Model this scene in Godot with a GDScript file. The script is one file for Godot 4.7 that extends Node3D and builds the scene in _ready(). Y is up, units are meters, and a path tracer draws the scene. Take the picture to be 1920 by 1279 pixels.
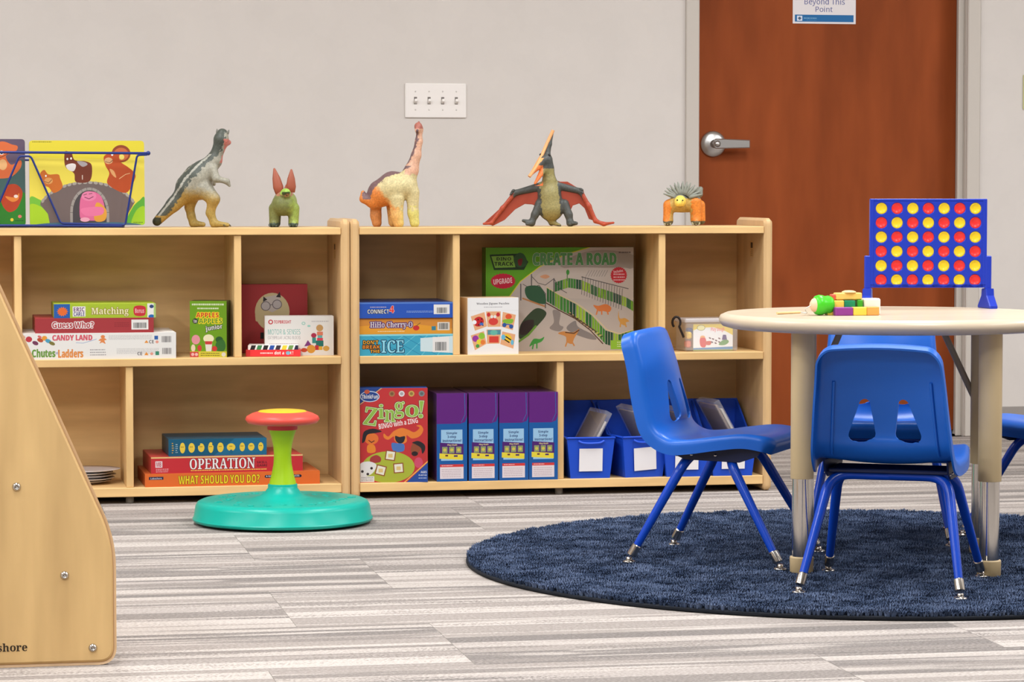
extends Node3D
# A playroom corner: two low maple shelf units with board games, toy dinosaurs on top, a round table with blue chairs on a navy rug.
# World: x runs along the back wall, y up, the back wall faces +z. The camera stands at x = 0, z = 0.

const F := 5400.0            # focal length in pixels of the 1920 x 1279 frame
const CX := 960.0
const CY := 639.5
const EYE := 0.854
const ZS := -7.771           # front plane of the shelf units
const ZW := -9.35            # face of the back wall
const SHELF_TOP := 0.743
const SHELF_MID := 0.392
const SHELF_LOW := 0.044
const TABLE_Y := 0.572
const RUG_Y := 0.016

var PITCH := atan((639.5 - 350.0) / F)
var YAW := atan(1060.0 / F)
var turn_of_camera := Basis()
var names := {}
var M := {}
var rng := RandomNumberGenerator.new()

# ---------------------------------------------------------------- places
func ray(px: float, py: float) -> Vector3:
	return turn_of_camera * Vector3((px - CX) / F, -(py - CY) / F, -1.0)

func at_z(px: float, py: float, z: float) -> Vector3:
	var d := ray(px, py)
	return Vector3(0, EYE, 0) + d * (z / d.z)

func at_y(px: float, py: float, y: float) -> Vector3:
	var d := ray(px, py)
	return Vector3(0, EYE, 0) + d * ((y - EYE) / d.y)

# ---------------------------------------------------------------- nodes
func numbered(called: String) -> String:
	names[called] = names.get(called, -1) + 1
	return called if names[called] == 0 else "%s_%03d" % [called, names[called]]

func tag(o: Node3D, label: String, category: String, group := "") -> Node3D:
	o.set_meta("label", label)
	o.set_meta("category", category)
	if group:
		o.set_meta("group", group)
	return o

func thing(called: String, label: String, category: String, where := Vector3.ZERO, turn := 0.0, group := "") -> Node3D:
	var o := Node3D.new()
	o.name = numbered(called)
	add_child(o)
	o.position = where
	o.rotation.y = turn
	return tag(o, label, category, group)

func part(parent: Node3D, called: String, mesh: Mesh, material: Material, where := Transform3D()) -> MeshInstance3D:
	var o := MeshInstance3D.new()
	o.name = numbered(called) if parent == self else called
	o.mesh = mesh
	if material:
		o.material_override = material
	parent.add_child(o, true)
	o.transform = where
	o.cast_shadow = GeometryInstance3D.SHADOW_CASTING_SETTING_ON
	return o

func structure(called: String, mesh: Mesh, material: Material) -> MeshInstance3D:
	var o := part(self, called, mesh, material)
	o.set_meta("kind", "structure")
	return o

func shift(v: Vector3) -> Transform3D:
	return Transform3D(Basis(), v)

# ---------------------------------------------------------------- materials
func rgb(r: float, g: float, b: float) -> Color:
	return Color(r / 255.0, g / 255.0, b / 255.0)

func mat(c: Color, rough := 0.5, metal := 0.0) -> StandardMaterial3D:
	var m := StandardMaterial3D.new()
	m.albedo_color = c
	m.roughness = rough
	m.metallic = metal
	m.metallic_specular = 0.4
	return m

func tex_mat(im: Image, rough := 0.5, paper := Color.WHITE) -> StandardMaterial3D:
	var m := mat(paper, rough)
	m.albedo_texture = ImageTexture.create_from_image(im)
	return m

# streaked grain: tone varies across the grain; along = "u" or "v" gives the direction the streaks run
func grain(c: Color, depth: float, along: String, side: int, fine: int, seed_: int) -> Image:
	var n := FastNoiseLite.new()
	n.seed = seed_
	n.noise_type = FastNoiseLite.TYPE_SIMPLEX_SMOOTH
	n.frequency = 0.02
	n.fractal_octaves = 4
	var a := n.get_seamless_image(side / fine, side, false, false, 0.1)
	a.resize(side, side, Image.INTERPOLATE_CUBIC)
	n.seed = seed_ + 7
	n.frequency = 0.006
	var b := n.get_seamless_image(side / 3, side, false, false, 0.1)
	b.resize(side, side, Image.INTERPOLATE_CUBIC)
	a.convert(Image.FORMAT_L8)
	b.convert(Image.FORMAT_L8)
	var da := a.get_data()
	var db := b.get_data()
	var out := PackedByteArray()
	out.resize(side * side * 3)
	for y in side:
		for x in side:
			var k := y * side + x
			var t := 1.0 + depth * ((da[k] / 255.0 - 0.5) * 1.2 + (db[k] / 255.0 - 0.5) * 0.8)
			var j := (k if along == "u" else x * side + y) * 3
			out[j] = clampi(int(c.r * 255.0 * t), 0, 255)
			out[j + 1] = clampi(int(c.g * 255.0 * (t * 1.15 - 0.15)), 0, 255)
			out[j + 2] = clampi(int(c.b * 255.0 * (t * 1.3 - 0.3)), 0, 255)
	return Image.create_from_data(side, side, false, Image.FORMAT_RGB8, out)

func wood(c: Color, depth: float, along: String, size: float, rough: float, seed_: int, fine := 8) -> StandardMaterial3D:
	var m := tex_mat(grain(c, depth, along, 512, fine, seed_), rough)
	m.uv1_triplanar = true
	m.uv1_scale = Vector3.ONE / size
	return m

func speckle(c: Color, depth: float, size: float, rough: float, seed_: int, bump := 0.0) -> StandardMaterial3D:
	var n := FastNoiseLite.new()
	n.seed = seed_
	n.frequency = 0.03
	n.fractal_octaves = 5
	var a := n.get_seamless_image(256, 256)
	a.convert(Image.FORMAT_L8)
	var d := a.get_data()
	var out := PackedByteArray()
	out.resize(256 * 256 * 3)
	for k in 256 * 256:
		var t := 1.0 + depth * (d[k] / 255.0 - 0.5)
		out[k * 3] = clampi(int(c.r * 255.0 * t), 0, 255)
		out[k * 3 + 1] = clampi(int(c.g * 255.0 * t), 0, 255)
		out[k * 3 + 2] = clampi(int(c.b * 255.0 * t), 0, 255)
	var m := tex_mat(Image.create_from_data(256, 256, false, Image.FORMAT_RGB8, out), rough)
	m.uv1_triplanar = true
	m.uv1_scale = Vector3.ONE / size
	if bump > 0.0:
		m.heightmap_enabled = true
		m.heightmap_texture = ImageTexture.create_from_image(a)
		m.heightmap_scale = bump
	return m

# ---------------------------------------------------------------- mesh building
class MB:
	var st := SurfaceTool.new()
	func _init():
		st.begin(Mesh.PRIMITIVE_TRIANGLES)
		st.set_smooth_group(-1)
		st.set_uv(Vector2.ZERO)
	func smooth(g: int) -> void:
		st.set_smooth_group(g if g >= 0 else 0xFFFFFFFF)
	func tri(a: Vector3, b: Vector3, c: Vector3) -> void:      # counter-clockwise seen from outside
		st.add_vertex(c)
		st.add_vertex(b)
		st.add_vertex(a)
	func quad(a: Vector3, b: Vector3, c: Vector3, d: Vector3) -> void:
		tri(a, b, c)
		tri(a, c, d)
	func away(a: Vector3, b: Vector3, c: Vector3, from: Vector3) -> void:
		if (b - a).cross(c - a).dot((a + b + c) / 3.0 - from) < 0.0:
			tri(a, c, b)
		else:
			tri(a, b, c)
	func uvquad(a: Vector3, b: Vector3, c: Vector3, d: Vector3, r := Rect2(0, 0, 1, 1)) -> void:   # a top left, b bottom left, c bottom right, d top right
		var u := [r.position, Vector2(r.position.x, r.end.y), r.end, Vector2(r.end.x, r.position.y)]
		var p := [a, b, c, d]
		for k in [2, 1, 0, 3, 2, 0]:
			st.set_uv(u[k])
			st.add_vertex(p[k])
	func done(into: ArrayMesh = null) -> ArrayMesh:
		st.generate_normals()
		return st.commit(into) if into else st.commit()
	func box(c: Vector3, s: Vector3, r := 0.0015) -> MB:
		var v := {}
		for sx in [-1, 1]:
			for sy in [-1, 1]:
				for sz in [-1, 1]:
					var g := Vector3(sx, sy, sz)
					var base := c + g * (s / 2.0 - Vector3(r, r, r))
					v[[sx, sy, sz]] = [base + Vector3(sx * r, 0, 0), base + Vector3(0, sy * r, 0), base + Vector3(0, 0, sz * r)]
		for a in 3:
			var b: int = (a + 1) % 3
			var d: int = (a + 2) % 3
			for s1 in [-1, 1]:
				var q := []
				for w in [[-1, -1], [1, -1], [1, 1], [-1, 1]]:
					var k := [0, 0, 0]
					k[a] = s1
					k[b] = w[0]
					k[d] = w[1]
					q.append(v[k][a])
				away(q[0], q[1], q[2], c)
				away(q[0], q[2], q[3], c)
				for s2 in [-1, 1]:
					var e := []
					for w in [[-1, a], [1, a], [1, b], [-1, b]]:
						var k := [0, 0, 0]
						k[a] = s1
						k[b] = s2
						k[d] = w[0]
						e.append(v[k][w[1]])
					away(e[0], e[1], e[2], c)
					away(e[0], e[2], e[3], c)
		for k in v:
			away(v[k][0], v[k][1], v[k][2], c)
		return self
	# profile of Vector2(radius, height) from the bottom up; an entry null starts a new smooth group (a crease)
	func lathe(profile: Array, segs := 32, x := Transform3D(), full := TAU) -> MB:
		var g := 1
		var last = null
		for p in profile:
			if p == null:
				g += 1
				continue
			if last != null and last != p:
				smooth(g)
				for j in segs:
					var a0 := full * j / segs
					var a1 := full * (j + 1) / segs
					var a := x * Vector3(last.x * cos(a0), last.y, last.x * sin(a0))
					var b := x * Vector3(p.x * cos(a0), p.y, p.x * sin(a0))
					var c := x * Vector3(p.x * cos(a1), p.y, p.x * sin(a1))
					var d := x * Vector3(last.x * cos(a1), last.y, last.x * sin(a1))
					if p.x > 1e-6:
						tri(a, b, c)
					if last.x > 1e-6:
						tri(a, c, d)
			last = p
		smooth(-1)
		return self
	func tube(path: Array, radius, segs := 12, caps := true) -> MB:
		var rings := []
		var n := Vector3.ZERO
		for i in path.size():
			var t: Vector3 = (path[mini(i + 1, path.size() - 1)] - path[maxi(i - 1, 0)]).normalized()
			if n == Vector3.ZERO:
				n = (Vector3.UP if absf(t.y) < 0.9 else Vector3.RIGHT).cross(t).normalized()
			n = (n - t * n.dot(t)).normalized()
			var b := t.cross(n)
			var r: float = radius[i] if radius is Array else radius
			var ring := []
			for j in segs:
				ring.append(path[i] + (n * cos(TAU * j / segs) + b * sin(TAU * j / segs)) * r)
			rings.append(ring)
		smooth(1)
		for i in rings.size() - 1:
			for j in segs:
				var k: int = (j + 1) % segs
				quad(rings[i][j], rings[i][k], rings[i + 1][k], rings[i + 1][j])
		smooth(-1)
		if caps:
			for j in segs:
				var k: int = (j + 1) % segs
				tri(path[0], rings[0][k], rings[0][j])
				tri(path[-1], rings[-1][j], rings[-1][k])
		return self
	# an outline in x, y (any turn) with thickness from z0 to z1 and bevelled rims
	func prism(outline: PackedVector2Array, z0: float, z1: float, bevel := 0.0, x := Transform3D()) -> MB:
		var p := outline
		if Geometry2D.is_polygon_clockwise(p):
			p = p.duplicate()
			p.reverse()
		var n := p.size()
		var q := PackedVector2Array()
		for i in n:
			var e := (p[i] - p[(i + n - 1) % n]).normalized()
			var f := (p[(i + 1) % n] - p[i]).normalized()
			var m := (Vector2(-e.y, e.x) + Vector2(-f.y, f.x)).normalized()
			q.append(p[i] + m * bevel / maxf(m.dot(Vector2(-e.y, e.x)), 0.35))
		var idx := Geometry2D.triangulate_polygon(q)
		for k in range(0, idx.size(), 3):
			var a := q[idx[k]]
			var b := q[idx[k + 1]]
			var c := q[idx[k + 2]]
			if (b - a).cross(c - a) < 0.0:
				var w := b
				b = c
				c = w
			tri(x * Vector3(a.x, a.y, z1), x * Vector3(b.x, b.y, z1), x * Vector3(c.x, c.y, z1))
			tri(x * Vector3(c.x, c.y, z0), x * Vector3(b.x, b.y, z0), x * Vector3(a.x, a.y, z0))
		for i in n:
			var j := (i + 1) % n
			var a := x * Vector3(p[i].x, p[i].y, z0 + bevel)
			var b := x * Vector3(p[j].x, p[j].y, z0 + bevel)
			var c := x * Vector3(p[j].x, p[j].y, z1 - bevel)
			var d := x * Vector3(p[i].x, p[i].y, z1 - bevel)
			quad(a, b, c, d)
			if bevel > 0.0:
				quad(d, c, x * Vector3(q[j].x, q[j].y, z1), x * Vector3(q[i].x, q[i].y, z1))
				quad(x * Vector3(q[i].x, q[i].y, z0), x * Vector3(q[j].x, q[j].y, z0), b, a)
		return self

func mb() -> MB:
	return MB.new()

func box(c: Vector3, s: Vector3, r := 0.0015) -> ArrayMesh:
	return mb().box(c, s, r).done()

# a smooth path through a few points
func curve(points: Array, n := 6) -> Array:
	var out := []
	for i in points.size() - 1:
		var a: Vector3 = points[maxi(i - 1, 0)]
		var b: Vector3 = points[i]
		var c: Vector3 = points[i + 1]
		var d: Vector3 = points[mini(i + 2, points.size() - 1)]
		for k in n:
			out.append(b.cubic_interpolate(c, a, d, float(k) / n))
	out.append(points[-1])
	return out

# a polyline whose corners are rounded with radius r
func bent(points: Array, r: float, n := 5) -> Array:
	var out := [points[0]]
	for i in range(1, points.size() - 1):
		var p: Vector3 = points[i]
		var a: Vector3 = p + (points[i - 1] - p).limit_length(r)
		var c: Vector3 = p + (points[i + 1] - p).limit_length(r)
		for k in n + 1:
			var t := float(k) / n
			out.append(a.lerp(p, t).lerp(p.lerp(c, t), t))
	out.append(points[-1])
	return out

func rounded(outline: PackedVector2Array, radii: Array, n := 6) -> PackedVector2Array:
	var out := PackedVector2Array()
	for i in outline.size():
		var p := outline[i]
		var r: float = radii[i]
		if r <= 0.0:
			out.append(p)
			continue
		var a := p + (outline[(i + outline.size() - 1) % outline.size()] - p).limit_length(r)
		var c := p + (outline[(i + 1) % outline.size()] - p).limit_length(r)
		for k in n + 1:
			var t := float(k) / n
			out.append(a.lerp(p, t).lerp(p.lerp(c, t), t))
	return out

# ---------------------------------------------------------------- bodies: tapered bones joined smoothly and meshed as surface nets
# a bone is [from, to, radius, radius, squash]; squash < 1 makes it thinner along z
func body(bones: Array, cell: float, k: float, paint: Callable) -> ArrayMesh:
	var lo := Vector3.INF
	var hi := -Vector3.INF
	for b in bones:
		var r := maxf(b[2], b[3]) + 3.0 / k + cell * 2.0
		for e in 2:
			lo = lo.min(b[e] - Vector3(r, r, r))
			hi = hi.max(b[e] + Vector3(r, r, r))
	var nx := int((hi.x - lo.x) / cell) + 2
	var ny := int((hi.y - lo.y) / cell) + 2
	var nz := int((hi.z - lo.z) / cell) + 2
	var f := PackedFloat32Array()
	f.resize(nx * ny * nz)
	for b in bones:
		var a: Vector3 = b[0]
		var ab: Vector3 = b[1] - a
		var sq: float = b[4] if b.size() > 4 else 1.0
		var reach := maxf(b[2], b[3]) + 3.0 / k + cell
		var l := ((a.min(b[1]) - Vector3(reach, reach, reach) - lo) / cell).max(Vector3.ZERO)
		var h := (a.max(b[1]) + Vector3(reach, reach, reach) - lo) / cell
		var len2 := maxf(ab.length_squared(), 1e-12)
		var ra: float = b[2]
		var rb: float = b[3]
		for z in range(int(l.z), mini(int(h.z) + 1, nz)):
			for y in range(int(l.y), mini(int(h.y) + 1, ny)):
				var row := (z * ny + y) * nx
				for x in range(int(l.x), mini(int(h.x) + 1, nx)):
					var p := lo + Vector3(x, y, z) * cell - a
					var t := clampf(p.dot(ab) / len2, 0.0, 1.0)
					var w := p - ab * t
					w.z /= sq
					var d := w.length() - lerpf(ra, rb, t)
					if d < reach:
						f[row + x] += exp(-k * d)
	var at := {}
	var verts := PackedVector3Array()
	var steps := [0, 1, nx, nx + 1, nx * ny, nx * ny + 1, nx * ny + nx, nx * ny + nx + 1]
	var edges := [[0, 1], [2, 3], [4, 5], [6, 7], [0, 2], [1, 3], [4, 6], [5, 7], [0, 4], [1, 5], [2, 6], [3, 7]]
	for z in nz - 1:
		for y in ny - 1:
			var row := (z * ny + y) * nx
			for x in nx - 1:
				var i := row + x
				var inside := 0
				for s in steps:
					if f[i + s] > 1.0:
						inside += 1
				if inside == 0 or inside == 8:
					continue
				var sum := Vector3.ZERO
				var cnt := 0
				for e in edges:
					var va := f[i + steps[e[0]]]
					var vb := f[i + steps[e[1]]]
					if (va > 1.0) != (vb > 1.0):
						var la := log(maxf(va, 1e-6))
						var lb := log(maxf(vb, 1e-6))
						var t := la / (la - lb)
						var pa := Vector3(e[0] & 1, (e[0] >> 1) & 1, e[0] >> 2)
						var pb := Vector3(e[1] & 1, (e[1] >> 1) & 1, e[1] >> 2)
						sum += pa.lerp(pb, t)
						cnt += 1
				at[i] = verts.size()
				verts.append(lo + (Vector3(x, y, z) + sum / cnt) * cell)
	var index := PackedInt32Array()
	for i in at:
		# edges from corner i along x, y, z
		for ax in 3:
			var step: int = [1, nx, nx * ny][ax]
			var u: int = [nx, nx * ny, 1][ax]
			var v: int = [nx * ny, 1, nx][ax]
			if (f[i] > 1.0) == (f[i + step] > 1.0):
				continue
			var c := [i, i - u, i - u - v, i - v]
			if not (at.has(c[1]) and at.has(c[2]) and at.has(c[3])):
				continue
			var q: Array = c.map(func(e): return at[e])
			if f[i] > 1.0:
				index.append_array([q[0], q[2], q[1], q[0], q[3], q[2]])
			else:
				index.append_array([q[0], q[1], q[2], q[0], q[2], q[3]])
	var normals := PackedVector3Array()
	normals.resize(verts.size())
	for j in range(0, index.size(), 3):
		var n := (verts[index[j + 2]] - verts[index[j]]).cross(verts[index[j + 1]] - verts[index[j]])
		for e in 3:
			normals[index[j + e]] += n
	var colors := PackedColorArray()
	for j in verts.size():
		normals[j] = normals[j].normalized()
		var c: Color = paint.call(verts[j], normals[j])
		colors.append(c.srgb_to_linear())
	var arrays := []
	arrays.resize(Mesh.ARRAY_MAX)
	arrays[Mesh.ARRAY_VERTEX] = verts
	arrays[Mesh.ARRAY_NORMAL] = normals
	arrays[Mesh.ARRAY_COLOR] = colors
	arrays[Mesh.ARRAY_INDEX] = index
	var m := ArrayMesh.new()
	m.add_surface_from_arrays(Mesh.PRIMITIVE_TRIANGLES, arrays)
	return m

# ---------------------------------------------------------------- flat print: a small painter for box fronts, in the units given at its making
class Painter:
	static var glyphs := {}
	static var fonts := {}
	var im: Image
	var k := 4.0
	var o := Vector2.ZERO
	func _init(x0: float, y0: float, x1: float, y1: float, bg: Color, scale := 4.0):
		k = scale
		o = Vector2(x0, y0)
		im = Image.create(int((x1 - x0) * k), int((y1 - y0) * k), false, Image.FORMAT_RGB8)
		im.fill(bg)
	func rect(x0: float, y0: float, x1: float, y1: float, c: Color) -> void:
		im.fill_rect(Rect2i(roundi((x0 - o.x) * k), roundi((y0 - o.y) * k), maxi(1, roundi((x1 - x0) * k)), maxi(1, roundi((y1 - y0) * k))), c)
	func poly(points: PackedVector2Array, c: Color) -> void:
		var p := PackedVector2Array()
		var top := INF
		var bottom := -INF
		for q in points:
			var w := (q - o) * k
			p.append(w)
			top = minf(top, w.y)
			bottom = maxf(bottom, w.y)
		for y in range(maxi(0, ceili(top - 0.5)), mini(im.get_height(), ceili(bottom - 0.5) + 1)):
			var yc := y + 0.5
			var xs := []
			for i in p.size():
				var a := p[i]
				var b := p[(i + 1) % p.size()]
				if (a.y <= yc) != (b.y <= yc):
					xs.append(a.x + (b.x - a.x) * (yc - a.y) / (b.y - a.y))
			xs.sort()
			for i in range(0, xs.size() - 1, 2):
				var xa := ceili(xs[i] - 0.5)
				var xb := ceili(xs[i + 1] - 0.5)
				if xb > xa:
					im.fill_rect(Rect2i(xa, y, xb - xa, 1), c)
	func pts(a: Array) -> PackedVector2Array:
		var p := PackedVector2Array()
		for i in range(0, a.size(), 2):
			p.append(Vector2(a[i], a[i + 1]))
		return p
	func shape(a: Array, c: Color) -> void:
		poly(pts(a), c)
	# a closed curve through the points
	func blob(a: Array, c: Color) -> void:
		var p := pts(a)
		var n := p.size()
		var q := PackedVector2Array()
		for i in n:
			for j in 6:
				q.append(p[i].cubic_interpolate(p[(i + 1) % n], p[(i + n - 1) % n], p[(i + 2) % n], j / 6.0))
		poly(q, c)
	func ell(x: float, y: float, rx: float, ry: float, c: Color, rot := 0.0) -> void:
		var p := PackedVector2Array()
		for i in 28:
			p.append(Vector2(x, y) + Vector2(rx * cos(TAU * i / 28), ry * sin(TAU * i / 28)).rotated(rot))
		poly(p, c)
	func star(x: float, y: float, rx: float, ry: float, n: int, dip: float, c: Color) -> void:
		var p := PackedVector2Array()
		for i in n * 2:
			var r := 1.0 if i % 2 == 0 else dip
			p.append(Vector2(x + rx * r * cos(PI * i / n), y + ry * r * sin(PI * i / n)))
		poly(p, c)
	func line(a: Array, w: float, c: Color) -> void:
		var p := pts(a)
		for i in p.size() - 1:
			var n := (p[i + 1] - p[i]).normalized().orthogonal() * w / 2.0
			poly(PackedVector2Array([p[i] + n, p[i + 1] + n, p[i + 1] - n, p[i] - n]), c)
		for q in p:
			ell(q.x, q.y, w / 2.0, w / 2.0, c)
	func glyph(s: String, font: String) -> Array:
		var key := font + s
		if not glyphs.has(key):
			if not fonts.has(font):
				var f := SystemFont.new()
				f.font_names = PackedStringArray([font.trim_suffix(" Bold")])
				f.font_weight = 700 if font.ends_with("Bold") else 400
				fonts[font] = f
			var t := TextMesh.new()
			t.text = s
			t.font = fonts[font]
			t.font_size = 48
			t.pixel_size = 1.0
			t.depth = 0.0
			t.curve_step = 1.0
			var arr := t.get_mesh_arrays()
			var v: PackedVector3Array = arr[Mesh.ARRAY_VERTEX]
			var ix = arr[Mesh.ARRAY_INDEX]
			var tris := PackedVector2Array()
			var r := Rect2(Vector2(v[0].x, -v[0].y), Vector2.ZERO)
			for q in v:
				r = r.expand(Vector2(q.x, -q.y))
			if ix == null or ix.size() == 0:
				ix = PackedInt32Array(range(v.size()))
			for i in ix:
				tris.append((Vector2(v[i].x, -v[i].y) - r.position) / r.size)
			glyphs[key] = [tris, r.size.x / r.size.y]
		return glyphs[key]
	# words fitted to the rectangle, turned by rot about its centre
	func text(s: String, x0: float, y0: float, x1: float, y1: float, c: Color, font := "Droid Sans Bold", rot := 0.0) -> void:
		var tris: PackedVector2Array = glyph(s, font)[0]
		var mid := Vector2(x0 + x1, y0 + y1) / 2.0
		var size := Vector2(x1 - x0, y1 - y0)
		for i in range(0, tris.size(), 3):
			var p := PackedVector2Array()
			for e in 3:
				p.append(mid + ((tris[i + e] - Vector2(0.5, 0.5)) * size).rotated(rot))
			poly(p, c)
	func outlined(s: String, x0: float, y0: float, x1: float, y1: float, c: Color, oc: Color, w: float, font := "Droid Sans Bold", rot := 0.0) -> void:
		for i in 12:
			var d := Vector2(w, 0).rotated(TAU * i / 12)
			text(s, x0 + d.x, y0 + d.y, x1 + d.x, y1 + d.y, oc, font, rot)
		text(s, x0, y0, x1, y1, c, font, rot)
	# rows of small print too fine to read
	func rows(x0: float, y0: float, x1: float, y1: float, n: int, c: Color, seed_ := 1) -> void:
		var r := RandomNumberGenerator.new()
		r.seed = seed_
		var h := (y1 - y0) / n
		for i in n:
			var x := x0
			while x < x1 - 1.0:
				var w := minf(r.randf_range(1.0, 4.0), x1 - x)
				rect(x, y0 + h * i + h * 0.25, x + w, y0 + h * i + h * 0.65, c)
				x += w + 0.7
	func barcode(x0: float, y0: float, x1: float, y1: float, c := Color(0.25, 0.25, 0.25)) -> void:
		var r := RandomNumberGenerator.new()
		r.seed = 5
		var x := x0
		while x < x1:
			var w := r.randf_range(0.3, 0.9)
			rect(x, y0, minf(x + w, x1), y1, c)
			x += w + r.randf_range(0.3, 0.8)

# a carton with a printed front; x0..y1 are the front's corners in the photograph, z the plane of the front
func carton(called: String, label: String, category: String, x0: float, y0: float, x1: float, y1: float, z: float, base: float, depth: float, sides: Color, print_: Image, turn := 0.0, group := "", rough := 0.4, height := 0.0) -> float:
	var a := at_z(x0, y1, z)
	var b := at_z(x1, y0, z)
	var s := Vector3(b.x - a.x, height if height > 0.0 else b.y - a.y, depth)
	var m := ArrayMesh.new()
	mb().box(Vector3(0, s.y / 2, -depth / 2), s, 0.0012).done(m)
	var p := mb()
	p.uvquad(Vector3(-s.x / 2, s.y, 0.0002), Vector3(-s.x / 2, 0, 0.0002), Vector3(s.x / 2, 0, 0.0002), Vector3(s.x / 2, s.y, 0.0002))
	p.done(m)
	m.surface_set_material(0, mat(sides, rough))
	m.surface_set_material(1, tex_mat(print_, rough, Color(0.86, 0.86, 0.86)))
	var o := part(self, called, m, null, Transform3D(Basis(Vector3.UP, deg_to_rad(turn)), Vector3((a.x + b.x) / 2, base, z)))
	tag(o, label, category, group)
	return base + s.y

# ---------------------------------------------------------------- the setting
func build_room() -> void:
	var wall := speckle(rgb(212, 205, 198), 0.02, 1.5, 0.9, 3, 0.03)
	var x0 := -4.5
	var x1 := 6.2
	var z1 := 2.6
	var top := 2.75
	# the doorway
	var dl := at_z(1307, 300, ZW).x
	var dr := at_z(1813, 300, ZW).x
	var head := 2.12
	var w := mb()
	w.box(Vector3((x0 + dl) / 2 - 0.1, top / 2, ZW - 0.09), Vector3(dl - x0 + 0.2, top, 0.18), 0.0)
	w.box(Vector3((x1 + dr) / 2 + 0.1, top / 2, ZW - 0.09), Vector3(x1 - dr + 0.2, top, 0.18), 0.0)
	w.box(Vector3((dl + dr) / 2, (top + head) / 2, ZW - 0.09), Vector3(dr - dl, top - head, 0.18), 0.0)
	structure("wall_back", w.done(), wall)
	structure("wall_left", box(Vector3(x0 - 0.1, top / 2, (ZW + z1) / 2), Vector3(0.2, top, z1 - ZW), 0.0), wall)
	structure("wall_right", box(Vector3(x1 + 0.1, top / 2, (ZW + z1) / 2), Vector3(0.2, top, z1 - ZW), 0.0), wall)
	structure("wall_front", box(Vector3((x0 + x1) / 2, top / 2, z1 + 0.1), Vector3(x1 - x0 + 0.4, top, 0.2), 0.0), wall)
	structure("ceiling", box(Vector3((x0 + x1) / 2, top + 0.1, (ZW + z1) / 2), Vector3(x1 - x0 + 0.4, 0.2, z1 - ZW + 0.4), 0.0), mat(rgb(228, 226, 222), 0.95))

	# carpet: loose laid planks over the slab, each with its own run of stripes
	var floor_o := structure("floor", box(Vector3((x0 + x1) / 2, -0.06, (ZW + z1) / 2 - 0.1), Vector3(x1 - x0, 0.1, z1 - ZW + 0.4), 0.0), mat(rgb(120, 114, 108), 0.95))
	var cm := tex_mat(carpet_image(), 1.0)
	cm.uv1_scale = Vector3.ONE
	var cn := FastNoiseLite.new()
	cn.seed = 4
	cn.frequency = 0.35
	cm.heightmap_enabled = true
	cm.heightmap_texture = ImageTexture.create_from_image(cn.get_seamless_image(512, 512))
	cm.heightmap_scale = 0.05
	rng.seed = 12
	var joint := {-1: 0.55, 0: 0.92, 1: 0.66, 2: 0.925, 3: 0.685, 4: 1.31, 5: 0.40, 6: 1.02, 7: 0.7, 8: 0.2}
	for row in range(-15, 9):
		var za := -5.03 - 0.5 * row
		var zb := maxf(za - 0.5, ZW + 0.001)
		if za <= ZW:
			continue
		var x: float = joint.get(row, rng.randf()) - 1.0 * ceilf(joint.get(row, 0.5) - x0)
		while x < x1:
			var a := maxf(x, x0)
			var b := minf(x + 1.0, x1)
			x += 1.0
			if b - a < 0.01:
				continue
			var p := mb()
			var g := 0.0005
			p.box(Vector3((a + b) / 2, -0.005, (za + zb) / 2), Vector3(b - a - 2 * g, 0.0098, za - zb - 2 * g), 0.0008)
			var v := rng.randi_range(0, 7) / 8.0 + rng.randf() * 0.1
			var u := rng.randf()
			var flip := rng.randf() < 0.5
			var r := Rect2(u, v, b - a, 0.25 * (za - zb) / 0.5)
			if flip:
				r = Rect2(u + b - a, v, -(b - a), r.size.y)
			p.uvquad(Vector3(a + g, 0, zb + g), Vector3(a + g, 0, za - g), Vector3(b - g, 0, za - g), Vector3(b - g, 0, zb + g), r)
			part(floor_o, "carpet_plank", p.done(), cm)

	# base strip of grey vinyl along the back wall
	var vinyl := mat(rgb(150, 143, 137), 0.6)
	var base := mb()
	base.box(Vector3((x1 + dr + 0.05) / 2, 0.05, ZW + 0.003), Vector3(x1 - dr - 0.05, 0.1, 0.006), 0.001)
	structure("baseboard_right", base.done(), vinyl)
	base = mb()
	base.box(Vector3((x0 + dl - 0.05) / 2, 0.05, ZW + 0.003), Vector3(dl - x0 - 0.05, 0.1, 0.006), 0.001)
	structure("baseboard_left", base.done(), vinyl)

	# steel door frame: casings on the wall, returns with a stop inside
	var steel := mat(rgb(196, 188, 178), 0.45)
	var tr := mb()
	var cw := 0.046
	var zd := ZW - 0.095                      # face of the door leaf
	tr.box(Vector3(dl - cw / 2 + 0.004, head / 2, ZW + 0.007), Vector3(cw, head, 0.014), 0.003)
	tr.box(Vector3(dr + cw / 2 - 0.004, head / 2, ZW + 0.007), Vector3(cw, head, 0.014), 0.003)
	tr.box(Vector3((dl + dr) / 2, head + cw / 2, ZW + 0.007), Vector3(dr - dl + 2 * cw, cw, 0.014), 0.003)
	for s in [[dl, 1.0], [dr, -1.0]]:
		tr.box(Vector3(s[0] + s[1] * 0.003, head / 2, ZW - 0.08), Vector3(0.006, head, 0.16), 0.001)
	tr.box(Vector3((dl + dr) / 2, head - 0.003, ZW - 0.08), Vector3(dr - dl, 0.006, 0.16), 0.001)
	for k in [[0.012, 0.020], [0.034, 0.012]]:
		tr.box(Vector3(dr - 0.006 - k[1] / 2, head / 2, ZW - k[0] - 0.012), Vector3(k[1], head, 0.008), 0.002)
	structure("trim_1", tr.done(), steel)

	var door := Node3D.new()
	door.name = "door_1"
	door.set_meta("kind", "structure")
	add_child(door)
	var wood_door := wood(rgb(140, 69, 34), 0.12, "v", 1.25, 0.5, 21, 5)
	wood_door.metallic_specular = 0.22
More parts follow.
